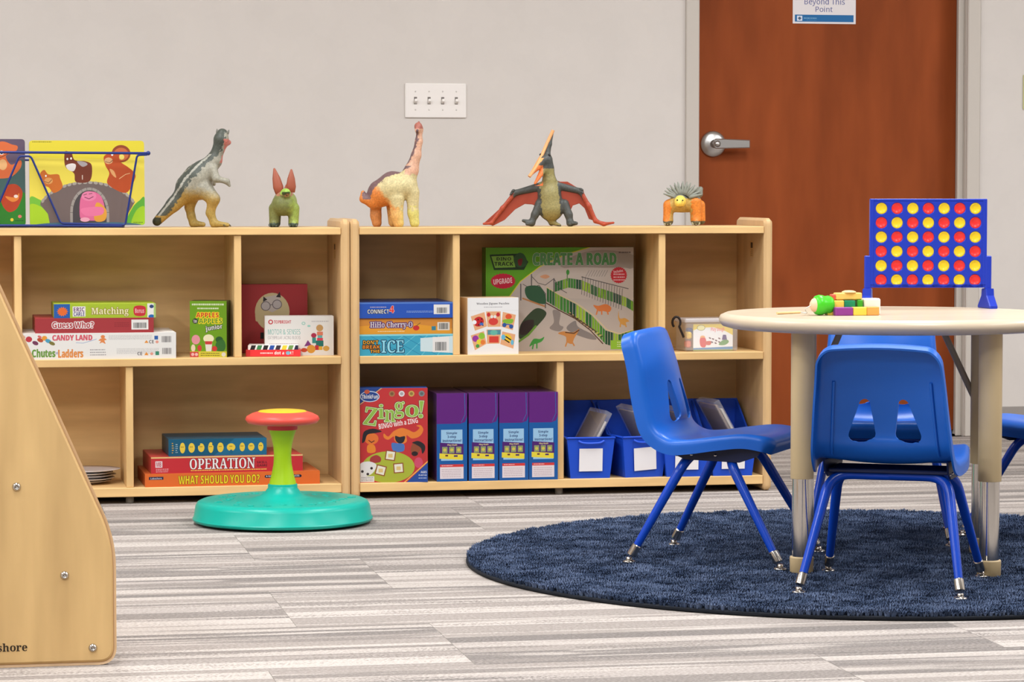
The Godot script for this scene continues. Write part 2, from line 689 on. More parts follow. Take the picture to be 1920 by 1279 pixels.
	part(door, "door_leaf", box(Vector3((dl + dr) / 2, (head + 0.008) / 2, zd - 0.022), Vector3(dr - dl - 0.012, head - 0.02, 0.044), 0.002), wood_door)
	part(door, "threshold_gap", box(Vector3((dl + dr) / 2, 0.004, zd - 0.03), Vector3(dr - dl, 0.006, 0.03), 0.001), mat(rgb(40, 36, 34), 0.8))
	# lever handle
	var satin := mat(rgb(205, 203, 200), 0.32, 1.0)
	var hub := at_z(1338, 270, zd + 0.01)
	var handle := part(door, "lever_handle", mb().lathe([Vector2(0.0, 0.0), Vector2(0.0435, 0.0), null, Vector2(0.0445, 0.003), Vector2(0.042, 0.009), Vector2(0.028, 0.014), Vector2(0.014, 0.0165), null, Vector2(0.014, 0.02), Vector2(0.0, 0.02)], 40, Transform3D(Basis(Vector3.RIGHT, PI / 2), Vector3(hub.x, hub.y, zd + 0.0002))).done(), satin)
	var lv := mb()
	lv.lathe([Vector2(0.0, 0.0), Vector2(0.011, 0.0), Vector2(0.011, 0.045), Vector2(0.0, 0.047)], 20, Transform3D(Basis(Vector3.RIGHT, PI / 2), Vector3(hub.x, hub.y, zd + 0.018)))
	lv.prism(rounded(PackedVector2Array([Vector2(-0.012, -0.017), Vector2(0.114, -0.014), Vector2(0.114, 0.013), Vector2(-0.012, 0.018)]), [0.012, 0.003, 0.003, 0.012]), zd + 0.048, zd + 0.062, 0.003, shift(Vector3(hub.x, hub.y, 0)))
	part(handle, "lever", lv.done(), satin)

	# ceiling lights: recessed panels
	var glow := mat(rgb(250, 252, 255), 0.6)
	glow.emission_enabled = true
	glow.emission = Color(0.975, 0.985, 1.0)
	glow.emission_energy_multiplier = 2.2
	var rim := mat(rgb(236, 235, 232), 0.5)
	var spots := []
	for z in [-6.75, -4.65]:
		for x in [-2.6, -0.1, 2.4, 4.9]:
			spots.append(Vector3(x, top, z))
	spots.append(Vector3(-2.6, top, -2.5))
	spots.append(Vector3(-0.1, top, -2.5))
	var n := 0
	for s in spots:
		var where: String = ["over the shelves and table", "over the middle of the room", "nearest the viewer"][n / 4]
		var along: String = ["leftmost", "second from the left", "third from the left", "rightmost"][n % 4]
		var t := thing("ceiling_light", "%s flat white ceiling light panel %s" % [along, where], "ceiling light", s, 0.0, "ceiling light panels")
		var fr := mb()
		for e in [-1, 1]:
			fr.box(Vector3(e * 0.3, -0.008, 0), Vector3(0.03, 0.016, 1.22), 0.002)
			fr.box(Vector3(0, -0.008, e * 0.6), Vector3(0.6, 0.016, 0.03), 0.002)
		part(t, "frame", fr.done(), rim)
		part(t, "diffuser", box(Vector3(0, -0.004, 0), Vector3(0.57, 0.006, 1.17), 0.001), glow)
		var l := AreaLight3D.new()
		l.name = "panel_light"
		l.area_size = Vector2(0.57, 1.17)
		l.light_color = Color(0.975, 0.985, 1.0)
		l.light_energy = LIGHT
		l.shadow_enabled = true
		l.area_range = 20.0
		l.area_attenuation = 2.0
		t.add_child(l)
		l.rotation.x = -PI / 2
		l.position.y = -0.012
		n += 1

func carpet_image() -> Image:
	var w := 512
	var h := 2048
	rng.seed = 99
	var tones := [[178, 169, 161], [171, 162, 154], [160, 151, 144], [148, 139, 132], [131, 123, 117], [120, 113, 108]]
	var n := FastNoiseLite.new()
	n.seed = 5
	n.frequency = 0.02
	n.fractal_octaves = 3
	var streak := n.get_seamless_image(w / 8, h)
	streak.resize(w, h, Image.INTERPOLATE_BILINEAR)
	streak.convert(Image.FORMAT_L8)
	var sd := streak.get_data()
	n.frequency = 0.22
	n.fractal_octaves = 2
	var grit := n.get_seamless_image(512, 512)
	grit.convert(Image.FORMAT_L8)
	var gd := grit.get_data()
	var out := PackedByteArray()
	out.resize(w * h * 3)
	var y := 0
	var last := 0
	while y < h:
		var size := rng.randi_range(5, 14) if rng.randf() < 0.3 else rng.randi_range(24, 84)
		var pick: int = [0, 0, 1, 1, 2, 3, 4, 4, 5][rng.randi_range(0, 8)]
		if pick == last:
			pick = (pick + 2) % 6
		last = pick
		var other: Array = tones[(pick + rng.randi_range(1, 3)) % 6]
		var mixed := rng.randf() < 0.6
		var c: Array = tones[pick]
		for r in range(y, mini(y + size, h)):
			for x in w:
				var k := r * w + x
				var v := (rng.randf() - 0.5) * 20.0 + (gd[(r % 512) * 512 + x] - 128) * 0.22
				var q: Array = other if mixed and sd[k] > 150 + int(v * 2.0) else c
				out[k * 3] = clampi(q[0] + int(v), 0, 255)
				out[k * 3 + 1] = clampi(q[1] + int(v), 0, 255)
				out[k * 3 + 2] = clampi(q[2] + int(v), 0, 255)
		y += size
	return Image.create_from_data(w, h, false, Image.FORMAT_RGB8, out)

# ---------------------------------------------------------------- shelf units
func shelf_unit(x0: float, x1: float, dividers: Array, low: float, label: String) -> void:
	var t := thing("shelf_unit", label, "shelf", Vector3((x0 + x1) / 2, 0, ZS), 0.0, "low maple shelf units")
	var d := 0.295
	var th := 0.0245
	var cx := (x0 + x1) / 2
	var half := (x1 - x0) / 2
	# end panels stand above the top and have well rounded corners and edges
	var side := rounded(PackedVector2Array([Vector2(0, 0), Vector2(-d, 0), Vector2(-d, 0.766), Vector2(0, 0.766)]), [0.02, 0.012, 0.02, 0.02])
	for s in [-1, 1]:
		var p := mb()
		# outline in (z, y), thickness along x
		p.prism(side, -th / 2, th / 2, 0.007, Transform3D(Basis(Vector3(0, 0, 1), Vector3(0, 1, 0), Vector3(-1, 0, 0)), Vector3(s * (half - th / 2), 0, 0)))
		part(t, "end_panel", p.done(), M.maple_edge)
	var inner := half - th
	part(t, "back_panel", box(Vector3(0, 0.3725, -d + 0.008), Vector3(inner * 2, 0.741, 0.008), 0.0005), M.maple_flat)
	for y in [[0.7235, 0.743, "top_board"], [0.371, 0.392, "middle_shelf"], [0.0195, 0.044, "bottom_shelf"]]:
		part(t, y[2], box(Vector3(0, (y[0] + y[1]) / 2, -d / 2 - 0.001), Vector3(inner * 2, y[1] - y[0], d - 0.004), 0.0015), M.maple_flat)
	for x in dividers:
		part(t, "divider", box(Vector3(x - cx, (0.392 + 0.7235) / 2, -d / 2 - 0.002), Vector3(0.0195, 0.7235 - 0.392, d - 0.016), 0.0015), M.maple_up)
	part(t, "divider", box(Vector3(low - cx, (0.044 + 0.371) / 2, -d / 2 - 0.002), Vector3(0.0195, 0.371 - 0.044, d - 0.016), 0.0015), M.maple_up)
	for z in [-0.03, -0.26]:
		part(t, "foot_glide", mb().lathe([Vector2(0, 0), Vector2(0.011, 0), Vector2(0.011, 0.0195), Vector2(0, 0.0195)], 16, shift(Vector3(low - cx, 0, z))).done(), mat(rgb(120, 112, 100), 0.6))
	# small printed sticker high inside the right end panel
	var st := Painter.new(0, 0, 10, 34, rgb(206, 164, 108), 8.0)
	st.rect(2, 3, 8, 15, rgb(60, 42, 28))
	st.rows(2, 17, 8, 33, 7, rgb(96, 70, 46), 3)
	var sx := mb()
	var px := half - th - 0.0004
	sx.uvquad(Vector3(px, 0.70, -0.11), Vector3(px, 0.655, -0.11), Vector3(px, 0.655, -0.145), Vector3(px, 0.70, -0.145))
	sx.box(Vector3(px + 0.0002, 0.6775, -0.1275), Vector3(0.0002, 0.045, 0.035), 0.0)
	part(t, "printed_sticker", sx.done(), tex_mat(st.im, 0.5))

# ---------------------------------------------------------------- board games and puzzles
func build_games() -> void:
	var white := rgb(240, 236, 230)
	var ink := rgb(60, 50, 60)
	var z := ZS - 0.012
	var p: Painter
	# stack of four on the left
	p = Painter.new(36, 644, 330, 672, white)
	p.outlined("Chutes", 60, 650, 103, 667, rgb(112, 160, 60), rgb(80, 120, 50), 0.4)
	p.text("and", 104, 655, 108, 661, rgb(90, 80, 160))
	p.outlined("Ladders", 109, 651, 155, 668, rgb(236, 150, 72), rgb(200, 110, 50), 0.4)
	p.rows(168, 650, 198, 666, 3, rgb(170, 165, 165), 2)
	p.rows(218, 650, 298, 662, 5, rgb(190, 186, 184), 3)
	p.text("CE", 257, 658, 266, 665, rgb(90, 85, 90))
	p.shape([270, 665, 274, 658, 278, 665], rgb(236, 150, 60))
	p.ell(284, 662, 3, 3, rgb(236, 160, 140))
	p.rect(291, 657, 298, 665, rgb(60, 140, 110))
	p.barcode(304, 650, 321, 663, rgb(110, 105, 105))
	var y := carton("board_game", "white board game box with green and orange title, bottom of its stack", "board game", 36, 644, 330, 672, z, SHELF_MID, 0.255, white, p.im, 0.0, "stacked board games on the left unit's middle shelf")
	p = Painter.new(36, 617, 330, 644, white)
	for c in [[54, 629, 6, 6, rgb(196, 60, 70)], [66, 637, 6, 4, rgb(120, 60, 90)], [75, 631, 6, 4, rgb(190, 80, 50)], [83, 627, 5, 5, rgb(240, 160, 60)], [90, 633, 6, 4, rgb(80, 160, 190)], [97, 638, 6, 3.5, rgb(130, 120, 60)], [74, 624, 4, 2.5, rgb(220, 110, 110)], [44, 624, 4, 3, rgb(230, 170, 150)]]:
		p.ell(c[0], c[1], c[2], c[3], c[4], 0.5)
	p.outlined("CANDY LAND", 98, 621, 172, 632, rgb(226, 96, 110), rgb(196, 60, 84), 0.4)
	p.line([142, 637, 155, 638, 168, 634, 180, 630], 0.8, rgb(90, 140, 200))
	p.ell(192, 625, 4, 3.5, rgb(232, 140, 80))
	p.blob([188, 629, 184, 633, 188, 634, 186, 639, 191, 637, 197, 640, 195, 633, 199, 632, 195, 628], rgb(232, 140, 80))
	p.rows(203, 622, 285, 632, 5, rgb(184, 180, 178), 6)
	p.rect(289, 624, 296, 632, rgb(50, 100, 170))
	p.shape([270, 639, 274, 633, 278, 639], rgb(236, 150, 60))
	p.text("CE", 279, 633, 288, 640, rgb(90, 85, 90))
	p.ell(294, 637, 3, 3, rgb(236, 160, 140))
	p.barcode(303, 625, 321, 638, rgb(100, 95, 95))
	y = carton("board_game", "white board game box with pink title and small candy pictures", "board game", 36, 617, 330, 644, z, y, 0.255, white, p.im, 0.0, "stacked board games on the left unit's middle shelf")
	var red := rgb(170, 58, 62)
	p = Painter.new(66, 587, 288, 617, red)
	p.outlined("Guess Who?", 98, 594, 175, 607, rgb(176, 50, 60), rgb(236, 226, 222), 1.6)
	p.rows(214, 596, 242, 606, 3, rgb(140, 44, 50), 6)
	p.rect(246, 591, 278, 611, white)
	p.barcode(250, 597, 274, 608)
	y = carton("board_game", "dark red flat board game box with barcode sticker, between white box and green box", "board game", 66, 587, 288, 617, z - 0.004, y, 0.255, red, p.im, 0.0, "stacked board games on the left unit's middle shelf")
	p = Painter.new(101, 559, 292, 587, rgb(172, 196, 52))
	p.rect(101, 559, 131, 588, rgb(40, 96, 172))
	p.star(117, 574, 11, 10, 14, 0.7, rgb(236, 112, 50))
	p.rect(136, 564, 160, 584, white)
	p.text("ERIC", 138, 566, 158, 574, rgb(96, 40, 110))
	p.text("CARLE", 138, 575, 158, 583, rgb(50, 40, 120))
	p.outlined("Matching", 171, 566, 241, 584, rgb(246, 240, 190), rgb(140, 120, 50), 0.9, "Droid Serif Bold")
	p.blob([251, 566, 262, 563, 272, 566, 273, 576, 270, 583, 258, 584, 251, 580], rgb(206, 50, 60))
	p.text("Bonus", 253, 569, 270, 578, rgb(240, 190, 190))
	p.rect(276, 559, 292, 588, white)
	p.ell(284, 565, 4, 3.5, rgb(50, 70, 120))
	p.ell(284, 585, 6, 4, rgb(40, 110, 180))
	p.rect(288, 559, 292, 588, rgb(176, 206, 120))
	y = carton("card_game", "lime green game box with a blue end, topmost on the white and red stack", "board game", 101, 559, 292, 587, z - 0.006, y, 0.2, rgb(176, 200, 60), p.im, 0.0, "stacked board games on the left unit's middle shelf")

	# upright green card game
	p = Painter.new(356, 561, 425, 667, rgb(112, 160, 24))
	p.rows(360, 564, 421, 572, 1, rgb(220, 226, 190), 3)
	p.rows(370, 572, 410, 579, 1, rgb(220, 226, 190), 4)
	p.outlined("APPLES", 368, 583, 410, 592, rgb(204, 40, 44), rgb(246, 214, 40), 1.4)
	p.outlined("APPLES", 373, 594, 416, 603, rgb(70, 140, 50), rgb(246, 214, 40), 1.4)
	p.ell(366, 599, 5, 5, rgb(50, 40, 40))
	p.text("to", 363, 596, 369, 602, white)
	p.outlined("junior", 385, 606, 417, 618, white, rgb(40, 50, 20), 0.8, "Droid Sans Bold", -0.15)
	p.ell(367, 634, 8, 9, rgb(232, 150, 160))
	p.ell(391, 632, 10, 8, rgb(240, 232, 190))
	p.shape([384, 637, 398, 637, 396, 656, 386, 656], rgb(232, 226, 214))
	p.shape([384, 637, 398, 637, 397, 643, 385, 643], rgb(206, 60, 60))
	p.ell(411, 634, 7, 6, rgb(40, 90, 40))
	p.blob([405, 640, 418, 634, 423, 646, 418, 656, 406, 654], rgb(54, 110, 46))
	p.ell(402, 651, 5, 5, rgb(206, 56, 50))
	p.ell(374, 650, 4, 6, rgb(206, 66, 60))
	p.ell(362, 650, 4, 7, rgb(240, 214, 190))
	p.rect(356, 656, 425, 667, rgb(214, 204, 60))
	p.rows(376, 658, 412, 666, 2, rgb(120, 110, 40), 5)
	p.rect(356, 657, 372, 667, rgb(206, 66, 66))
	p.ell(361, 662, 3, 3, rgb(240, 190, 190))
	p.ell(368, 662, 3, 3, rgb(240, 190, 190))
	p.ell(419, 662, 4, 4, rgb(226, 220, 210))
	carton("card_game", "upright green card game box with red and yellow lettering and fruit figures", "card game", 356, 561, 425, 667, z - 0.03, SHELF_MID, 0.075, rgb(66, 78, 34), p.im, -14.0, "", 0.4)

	# red box with a cat badge, standing at the back
	p = Painter.new(453, 537, 577, 667, rgb(178, 54, 58))
	p.ell(512, 589, 32, 36, rgb(222, 206, 158))
	p.blob([482, 588, 481, 602, 483, 607, 492, 605, 498, 590], rgb(222, 206, 158))
	p.shape([495, 562, 526, 556, 527, 582, 512, 590, 495, 582], rgb(214, 206, 200))
	p.shape([495, 570, 496, 560, 503, 566], rgb(50, 44, 46))
	p.shape([519, 561, 526, 551, 528, 562], rgb(50, 44, 46))
	p.ell(500, 578, 9, 9, rgb(120, 112, 116))
	p.ell(500, 578, 7.6, 7.6, rgb(206, 200, 200))
	p.ell(521, 575, 9, 9, rgb(120, 112, 116))
	p.ell(521, 575, 7.6, 7.6, rgb(206, 200, 200))
	p.line([508, 576, 513, 575], 1.4, rgb(120, 112, 116))
	p.rect(490, 628, 498, 640, rgb(30, 26, 28))
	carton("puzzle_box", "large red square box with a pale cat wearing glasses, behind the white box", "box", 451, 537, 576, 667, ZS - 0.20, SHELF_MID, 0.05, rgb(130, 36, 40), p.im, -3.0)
	# white box in front of it
	p = Painter.new(497, 590, 625, 665, white)
	p.ell(508, 601, 4.5, 4.5, rgb(206, 60, 70))
	p.ell(508, 601, 2.6, 2.6, white)
	p.text("TOPBRIGHT", 514, 598, 546, 604, rgb(206, 60, 70))
	p.text("MOTOR & SENSES", 503, 615, 563, 625, rgb(110, 182, 170), "Droid Sans")
	p.text("CATERPILLAR LACING BLOCKS", 503, 628, 563, 634, rgb(150, 142, 142), "Droid Sans")
	p.rows(505, 641, 560, 645, 1, rgb(200, 180, 180), 3)
	p.ell(569, 604, 3.5, 3, rgb(150, 206, 190))
	p.ell(569, 604, 2, 1.6, white)
	p.ell(579, 609, 3, 2, rgb(160, 214, 200))
	p.rows(584, 598, 616, 603, 1, rgb(200, 196, 196), 8)
	p.ell(599, 613, 6.5, 6.5, rgb(206, 160, 100))
	for b in [[594, 620, 605, 627, rgb(230, 130, 100)], [595, 627, 604, 632, rgb(110, 184, 180)], [594, 632, 605, 637, rgb(220, 70, 90)], [592, 637, 606, 648, rgb(40, 120, 110)], [585, 631, 592, 642, rgb(60, 150, 140)], [590, 646, 597, 655, rgb(200, 50, 60)], [597, 648, 604, 655, rgb(230, 180, 60)]]:
		p.rect(b[0], b[1], b[2], b[3], b[4])
	p.ell(588, 627, 5, 4.5, rgb(180, 50, 80))
	p.shape([570, 648, 577, 636, 584, 646], rgb(130, 60, 130))
	p.ell(583, 653, 8, 8, rgb(226, 160, 60))
	p.ell(570, 655, 6, 4, rgb(206, 80, 50))
	p.ell(611, 652, 6, 5, rgb(220, 170, 80))
	carton("toy_box", "white toy box with turquoise lettering and a colourful bead tower picture", "box", 497, 590, 625, 665, ZS - 0.075, SHELF_MID, 0.06, rgb(226, 220, 214), p.im, -4.0)
	# red tray of dot markers lying in front
	var tz := ZS - 0.03
	p = Painter.new(474, 657, 563, 671, rgb(218, 52, 56))
	p.rows(492, 661, 514, 668, 1, rgb(246, 200, 200), 3)
	p.text("dot a", 517, 660, 534, 667, white)
	p.ell(541, 664, 4, 4, rgb(120, 170, 190))
	p.text("t !", 545, 660, 550, 667, white)
	var a := at_z(461, 671, tz)
	var b := at_z(563, 657, tz)
	var tray := thing("marker_tray", "low red carton of dot markers lying in front of the white toy box", "marker set", Vector3((a.x + b.x) / 2, SHELF_MID, tz), -0.14)
	var w := b.x - a.x
	var h := b.y - a.y
	part(tray, "carton", box(Vector3(0, h / 2, -0.05), Vector3(w, h, 0.1), 0.001), mat(rgb(190, 44, 48), 0.4))
	var fq := mb()
	fq.uvquad(Vector3(-w / 2 + 0.012, h, 0.0003), Vector3(-w / 2 + 0.012, 0.001, 0.0003), Vector3(w / 2, 0.001, 0.0003), Vector3(w / 2, h, 0.0003))
	part(tray, "printed_front", fq.done(), tex_mat(p.im, 0.4))
	p = Painter.new(0, 0, 100, 10, white, 4.0)
	var x := 4.0
	for c in [rgb(40, 36, 36), rgb(60, 130, 80), rgb(40, 36, 36), rgb(40, 80, 160), rgb(60, 50, 60), rgb(236, 206, 60), rgb(110, 150, 80), rgb(40, 36, 60)]:
		p.shape([x, 10, x + 3, 0, x + 12, 0, x + 9, 10], c)
		x += 12.5
	var lid := ArrayMesh.new()
	mb().box(Vector3(0, h + 0.006, -0.05), Vector3(w - 0.012, 0.012, 0.09), 0.001).done(lid)
	var lq := mb()
	lq.uvquad(Vector3(-w / 2 + 0.006, h + 0.012, -0.0047), Vector3(-w / 2 + 0.006, h, -0.0047), Vector3(w / 2 - 0.006, h, -0.0047), Vector3(w / 2 - 0.006, h + 0.012, -0.0047))
	lq.done(lid)
	lid.surface_set_material(0, mat(white, 0.4))
	lid.surface_set_material(1, tex_mat(p.im, 0.4))
	part(tray, "marker_band", lid, null)

	# three boxes on the right unit
	p = Painter.new(673, 622, 850, 664, rgb(66, 168, 196))
	for k in 5:
		p.line([760 + k * 22, 622, 700 + k * 30, 664], 1.0, rgb(120, 206, 222))
		p.line([690 + k * 30, 622, 760 + k * 30, 664], 1.0, rgb(40, 130, 170))
	p.rect(673, 622, 850, 625, rgb(150, 220, 226))
	p.shape([788, 630, 850, 626, 850, 660, 788, 656], rgb(214, 232, 234))
	p.outlined("DON'T", 681, 634, 709, 641, rgb(246, 176, 60), rgb(40, 24, 20), 1.2)
	p.outlined("BREAK", 680, 643, 712, 650, rgb(246, 150, 50), rgb(40, 24, 20), 1.2)
	p.outlined("THE", 694, 652, 712, 658, rgb(246, 176, 60), rgb(40, 24, 20), 1.2)
	p.outlined("ICE", 715, 634, 757, 658, rgb(150, 222, 240), rgb(30, 60, 90), 1.6, "Droid Serif Bold")
	p.rect(811, 628, 842, 658, white)
	p.barcode(816, 638, 837, 655)
	var gx := "games stacked at the left end of the right unit"
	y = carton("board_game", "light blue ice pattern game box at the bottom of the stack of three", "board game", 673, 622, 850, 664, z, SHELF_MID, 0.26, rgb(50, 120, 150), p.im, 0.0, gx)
	p = Painter.new(672, 590, 848, 622, rgb(214, 140, 58))
	p.rect(672, 590, 848, 593, rgb(170, 104, 50))
	p.shape([672, 622, 672, 606, 760, 600, 848, 612, 848, 622], rgb(234, 160, 50))
	p.outlined("HiHo Cherry-O", 694, 597, 773, 612, rgb(236, 226, 216), rgb(86, 40, 110), 1.6, "Droid Serif Bold")
	p.ell(780, 610, 6, 5, rgb(206, 50, 50))
	p.line([780, 606, 788, 600], 1.0, rgb(96, 80, 40))
	p.rows(708, 615, 758, 618, 1, rgb(250, 230, 190), 3)
	p.rect(809, 607, 817, 615, rgb(60, 130, 150))
	p.rect(820, 599, 843, 615, rgb(230, 220, 206))
	p.barcode(823, 601, 840, 613)
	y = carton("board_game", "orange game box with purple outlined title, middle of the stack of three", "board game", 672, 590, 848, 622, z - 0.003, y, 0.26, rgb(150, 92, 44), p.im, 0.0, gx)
	p = Painter.new(672, 559, 851, 590, rgb(44, 88, 184))
	p.rect(672, 559, 851, 562, rgb(90, 130, 206))
	p.rows(694, 567, 724, 570, 1, rgb(226, 190, 190), 3)
	p.outlined("CONNECT", 689, 573, 729, 581, white, rgb(30, 30, 60), 0.8)
	p.outlined("4", 730, 566, 739, 580, rgb(230, 60, 50), rgb(240, 200, 190), 0.6)
	p.rows(762, 576, 812, 580, 2, rgb(170, 190, 230), 5)
	p.rect(813, 564, 843, 583, white)
	p.barcode(819, 570, 838, 581)
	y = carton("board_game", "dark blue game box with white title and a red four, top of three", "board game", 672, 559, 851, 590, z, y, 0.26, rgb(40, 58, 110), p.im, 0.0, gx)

	# white wooden jigsaw box
	p = Painter.new(876, 557, 973, 664, rgb(246, 243, 240))
	p.text("Wooden Jigsaw Puzzles", 893, 566, 955, 571, rgb(70, 66, 70), "Droid Serif Bold")
	p.rows(907, 573, 942, 577, 1, rgb(190, 186, 186), 3)
	p.rect(876, 581, 973, 581.5, rgb(226, 222, 218))
	var skin := rgb(238, 176, 128)
	p.shape([882, 592, 908, 584, 913, 611, 890, 619], skin)
	p.shape([911, 583, 939, 583, 939, 612, 914, 612], skin)
	p.shape([943, 584, 968, 590, 962, 619, 940, 612], skin)
	p.shape([882, 628, 907, 620, 912, 644, 890, 656], skin)
	p.shape([912, 617, 940, 617, 937, 644, 913, 644], skin)
	p.shape([942, 621, 967, 627, 963, 654, 938, 645], skin)
	p.ell(897, 602, 10, 9, rgb(206, 40, 44), -0.5)
	p.ell(889, 603, 4, 4, rgb(250, 250, 250))
	for q in [[896, 598], [902, 603], [897, 608], [903, 597], [905, 609]]:
		p.ell(q[0], q[1], 1.3, 1.3, rgb(40, 30, 30))
	p.rect(899, 604, 906, 609, rgb(70, 110, 190))
	p.ell(925, 602, 9, 7, rgb(222, 70, 62))
	p.ell(916, 589, 3.5, 4, rgb(206, 50, 50))
	p.ell(934, 589, 3.5, 4, rgb(206, 50, 50))
	p.ell(922, 593, 2.5, 3, white)
	p.ell(928, 593, 2.5, 3, white)
	p.ell(954, 593, 6, 5, rgb(230, 90, 50))
	p.blob([944, 599, 962, 598, 960, 606, 945, 605], rgb(140, 190, 60))
	p.ell(946, 609, 4, 4, rgb(50, 90, 160))
	p.ell(959, 612, 4, 4, rgb(50, 90, 160))
	p.line([946, 607, 959, 609], 2.0, rgb(50, 90, 160))
	p.ell(891, 634, 6, 6, rgb(160, 60, 160))
	p.ell(903, 629, 6, 6, rgb(150, 200, 60))
	p.ell(898, 640, 5, 5, rgb(236, 220, 60))
	p.ell(905, 641, 4.5, 4.5, rgb(236, 130, 60))
	p.ell(895, 648, 3.5, 3.5, rgb(80, 160, 70))
	p.rect(914, 618, 939, 627, rgb(90, 150, 160))
	p.ell(926, 623, 7, 5, rgb(110, 190, 170))
	p.rect(917, 630, 935, 642, rgb(222, 70, 56))
	p.ell(952, 634, 9, 7, rgb(246, 200, 50), 0.7)
	p.line([946, 636, 955, 642], 2.2, rgb(40, 34, 30))
	p.line([949, 631, 958, 637], 2.2, rgb(40, 34, 30))
	p.ell(944, 632, 4, 5, rgb(110, 190, 220))
	p.ell(961, 642, 3, 5, rgb(110, 190, 220))
	carton("puzzle_box", "white puzzle box with six small animal cards on its front", "puzzle box", 876, 557, 973, 664, ZS - 0.025, SHELF_MID, 0.1, rgb(222, 190, 150), p.im, 4.0)

	# large road building set
	p = Painter.new(911, 461, 1188, 657, rgb(198, 186, 176))
	p.shape([911, 461, 1105, 461, 1060, 473, 1010, 497, 975, 524, 950, 560, 940, 620, 911, 657], rgb(98, 166, 32))
	p.line([1105, 461, 1060, 474, 1010, 498, 975, 525, 950, 560], 1.6, rgb(220, 214, 40))
	p.blob([1050, 497, 1080, 475, 1130, 466, 1188, 476, 1188, 500, 1120, 508], rgb(170, 158, 146))
	p.blob([1010, 510, 1060, 500, 1130, 500, 1188, 506, 1188, 560, 1120, 560, 1000, 548], rgb(206, 192, 180))
	# track: a loop of green links drawn as bands of short pieces
	var greens := [rgb(46, 110, 50), rgb(130, 180, 50), rgb(70, 140, 56), rgb(40, 84, 56), rgb(160, 196, 60)]
	var t1 := [Vector2(1025, 550), Vector2(1050, 566), Vector2(1080, 582), Vector2(1110, 604), Vector2(1135, 632), Vector2(1160, 640), Vector2(1188, 632)]
	var t2 := [Vector2(1040, 536), Vector2(1065, 528), Vector2(1090, 532), Vector2(1120, 546), Vector2(1150, 556), Vector2(1175, 566), Vector2(1188, 574)]
	for tr in [[t1, 13.0], [t2, 9.0]]:
		var pts: Array = tr[0]
		for i in pts.size() - 1:
			for q in 5:
				var u: Vector2 = pts[i].lerp(pts[i + 1], q / 5.0)
				var v: Vector2 = pts[i].lerp(pts[i + 1], (q + 0.8) / 5.0)
				var g: float = tr[1]
				p.shape([u.x, u.y - g, v.x, v.y - g, v.x, v.y + g, u.x, u.y + g], greens[(i * 2 + q / 3) % 5])
				p.line([u.x, u.y - g, u.x, u.y + g], 0.6, rgb(30, 70, 40))
	p.line([1024, 536, 1050, 552, 1082, 568, 1112, 590, 1138, 618, 1162, 626, 1188, 618], 1.6, rgb(226, 206, 150))
	p.line([1020, 564, 1048, 580, 1078, 596, 1106, 618, 1130, 644], 2.0, rgb(90, 60, 40))
	for q in 22:
		p.line([1066 + q * 2.9, 586 + q * 2.15, 1069 + q * 2.9, 584.5 + q * 2.15], 1.5, rgb(236, 190, 110) if q % 2 == 0 else rgb(70, 44, 34))
	# suspension bridge and fence
	for q in [[996, 512, 555], [1022, 548, 575], [976, 530, 560], [1038, 520, 545]]:
		p.line([q[0], q[1], q[0], q[2]], 2.0, rgb(96, 92, 90))
	p.line([980, 530, 990, 536, 1000, 536, 1010, 532, 1022, 548], 1.2, rgb(96, 92, 90))
	p.line([996, 515, 1008, 528, 1022, 532, 1038, 520, 1050, 540, 1062, 547], 1.2, rgb(96, 92, 90))
	p.blob([985, 536, 1010, 534, 1022, 552, 1020, 568, 990, 558], rgb(56, 96, 66))
	p.line([980, 557, 1020, 572], 3.0, rgb(190, 130, 80))
	for q in 16:
		p.line([1092 + q * 5, 516 + q * 1.6, 1090 + q * 5, 550 + q * 2.0], 1.0, rgb(110, 106, 104))
	p.line([1090, 517, 1178, 540], 1.4, rgb(90, 86, 84))
	for q in 8:
		p.line([1098 + q * 5, 516, 1104 + q * 5, 505], 0.8, rgb(140, 136, 132))
	# dark ramp, pillar, slide
	p.blob([973, 632, 976, 606, 998, 580, 1012, 576, 1024, 586, 1010, 606, 985, 628], rgb(60, 76, 52))
	p.blob([974, 622, 980, 602, 1000, 598, 996, 616, 982, 626], rgb(56, 44, 40))
	p.line([973, 638, 990, 626, 1004, 610], 4.0, rgb(110, 160, 60))
	p.blob([1036, 580, 1050, 584, 1048, 606, 1056, 612, 1048, 620, 1030, 614, 1038, 602], rgb(150, 140, 134))
	p.blob([1062, 612, 1078, 600, 1084, 612, 1110, 626, 1118, 636, 1100, 634, 1070, 622], rgb(140, 132, 128))
	p.line([1066, 586, 1090, 602, 1116, 620], 2.2, rgb(90, 70, 50))
	# small dinosaurs
	for q in [[1000, 642, 998, 652], [1006, 642, 1006, 651], [1064, 636, 1060, 648], [1072, 640, 1076, 647], [1120, 580, 1118, 588], [1128, 581, 1128, 588], [1138, 581, 1140, 588], [1164, 604, 1163, 612], [1172, 604, 1174, 612]]:
		p.line([q[0], q[1], q[2], q[3]], 2.6, rgb(70, 160, 70) if q[0] < 1010 else (rgb(206, 140, 76) if q[0] < 1090 else (rgb(226, 130, 70) if q[0] < 1150 else rgb(216, 160, 80))))
	p.blob([992, 648, 1000, 634, 1012, 634, 1020, 630, 1016, 638, 1008, 642, 1000, 644], rgb(70, 160, 70))
	p.blob([1046, 624, 1056, 620, 1074, 622, 1086, 616, 1076, 634, 1072, 644, 1062, 640, 1060, 630], rgb(206, 140, 76))
	p.line([1060, 622, 1076, 624, 1085, 618], 2.0, rgb(90, 60, 40))
	p.blob([1112, 571, 1122, 572, 1136, 569, 1146, 576, 1142, 584, 1130, 582, 1122, 582], rgb(226, 130, 70))
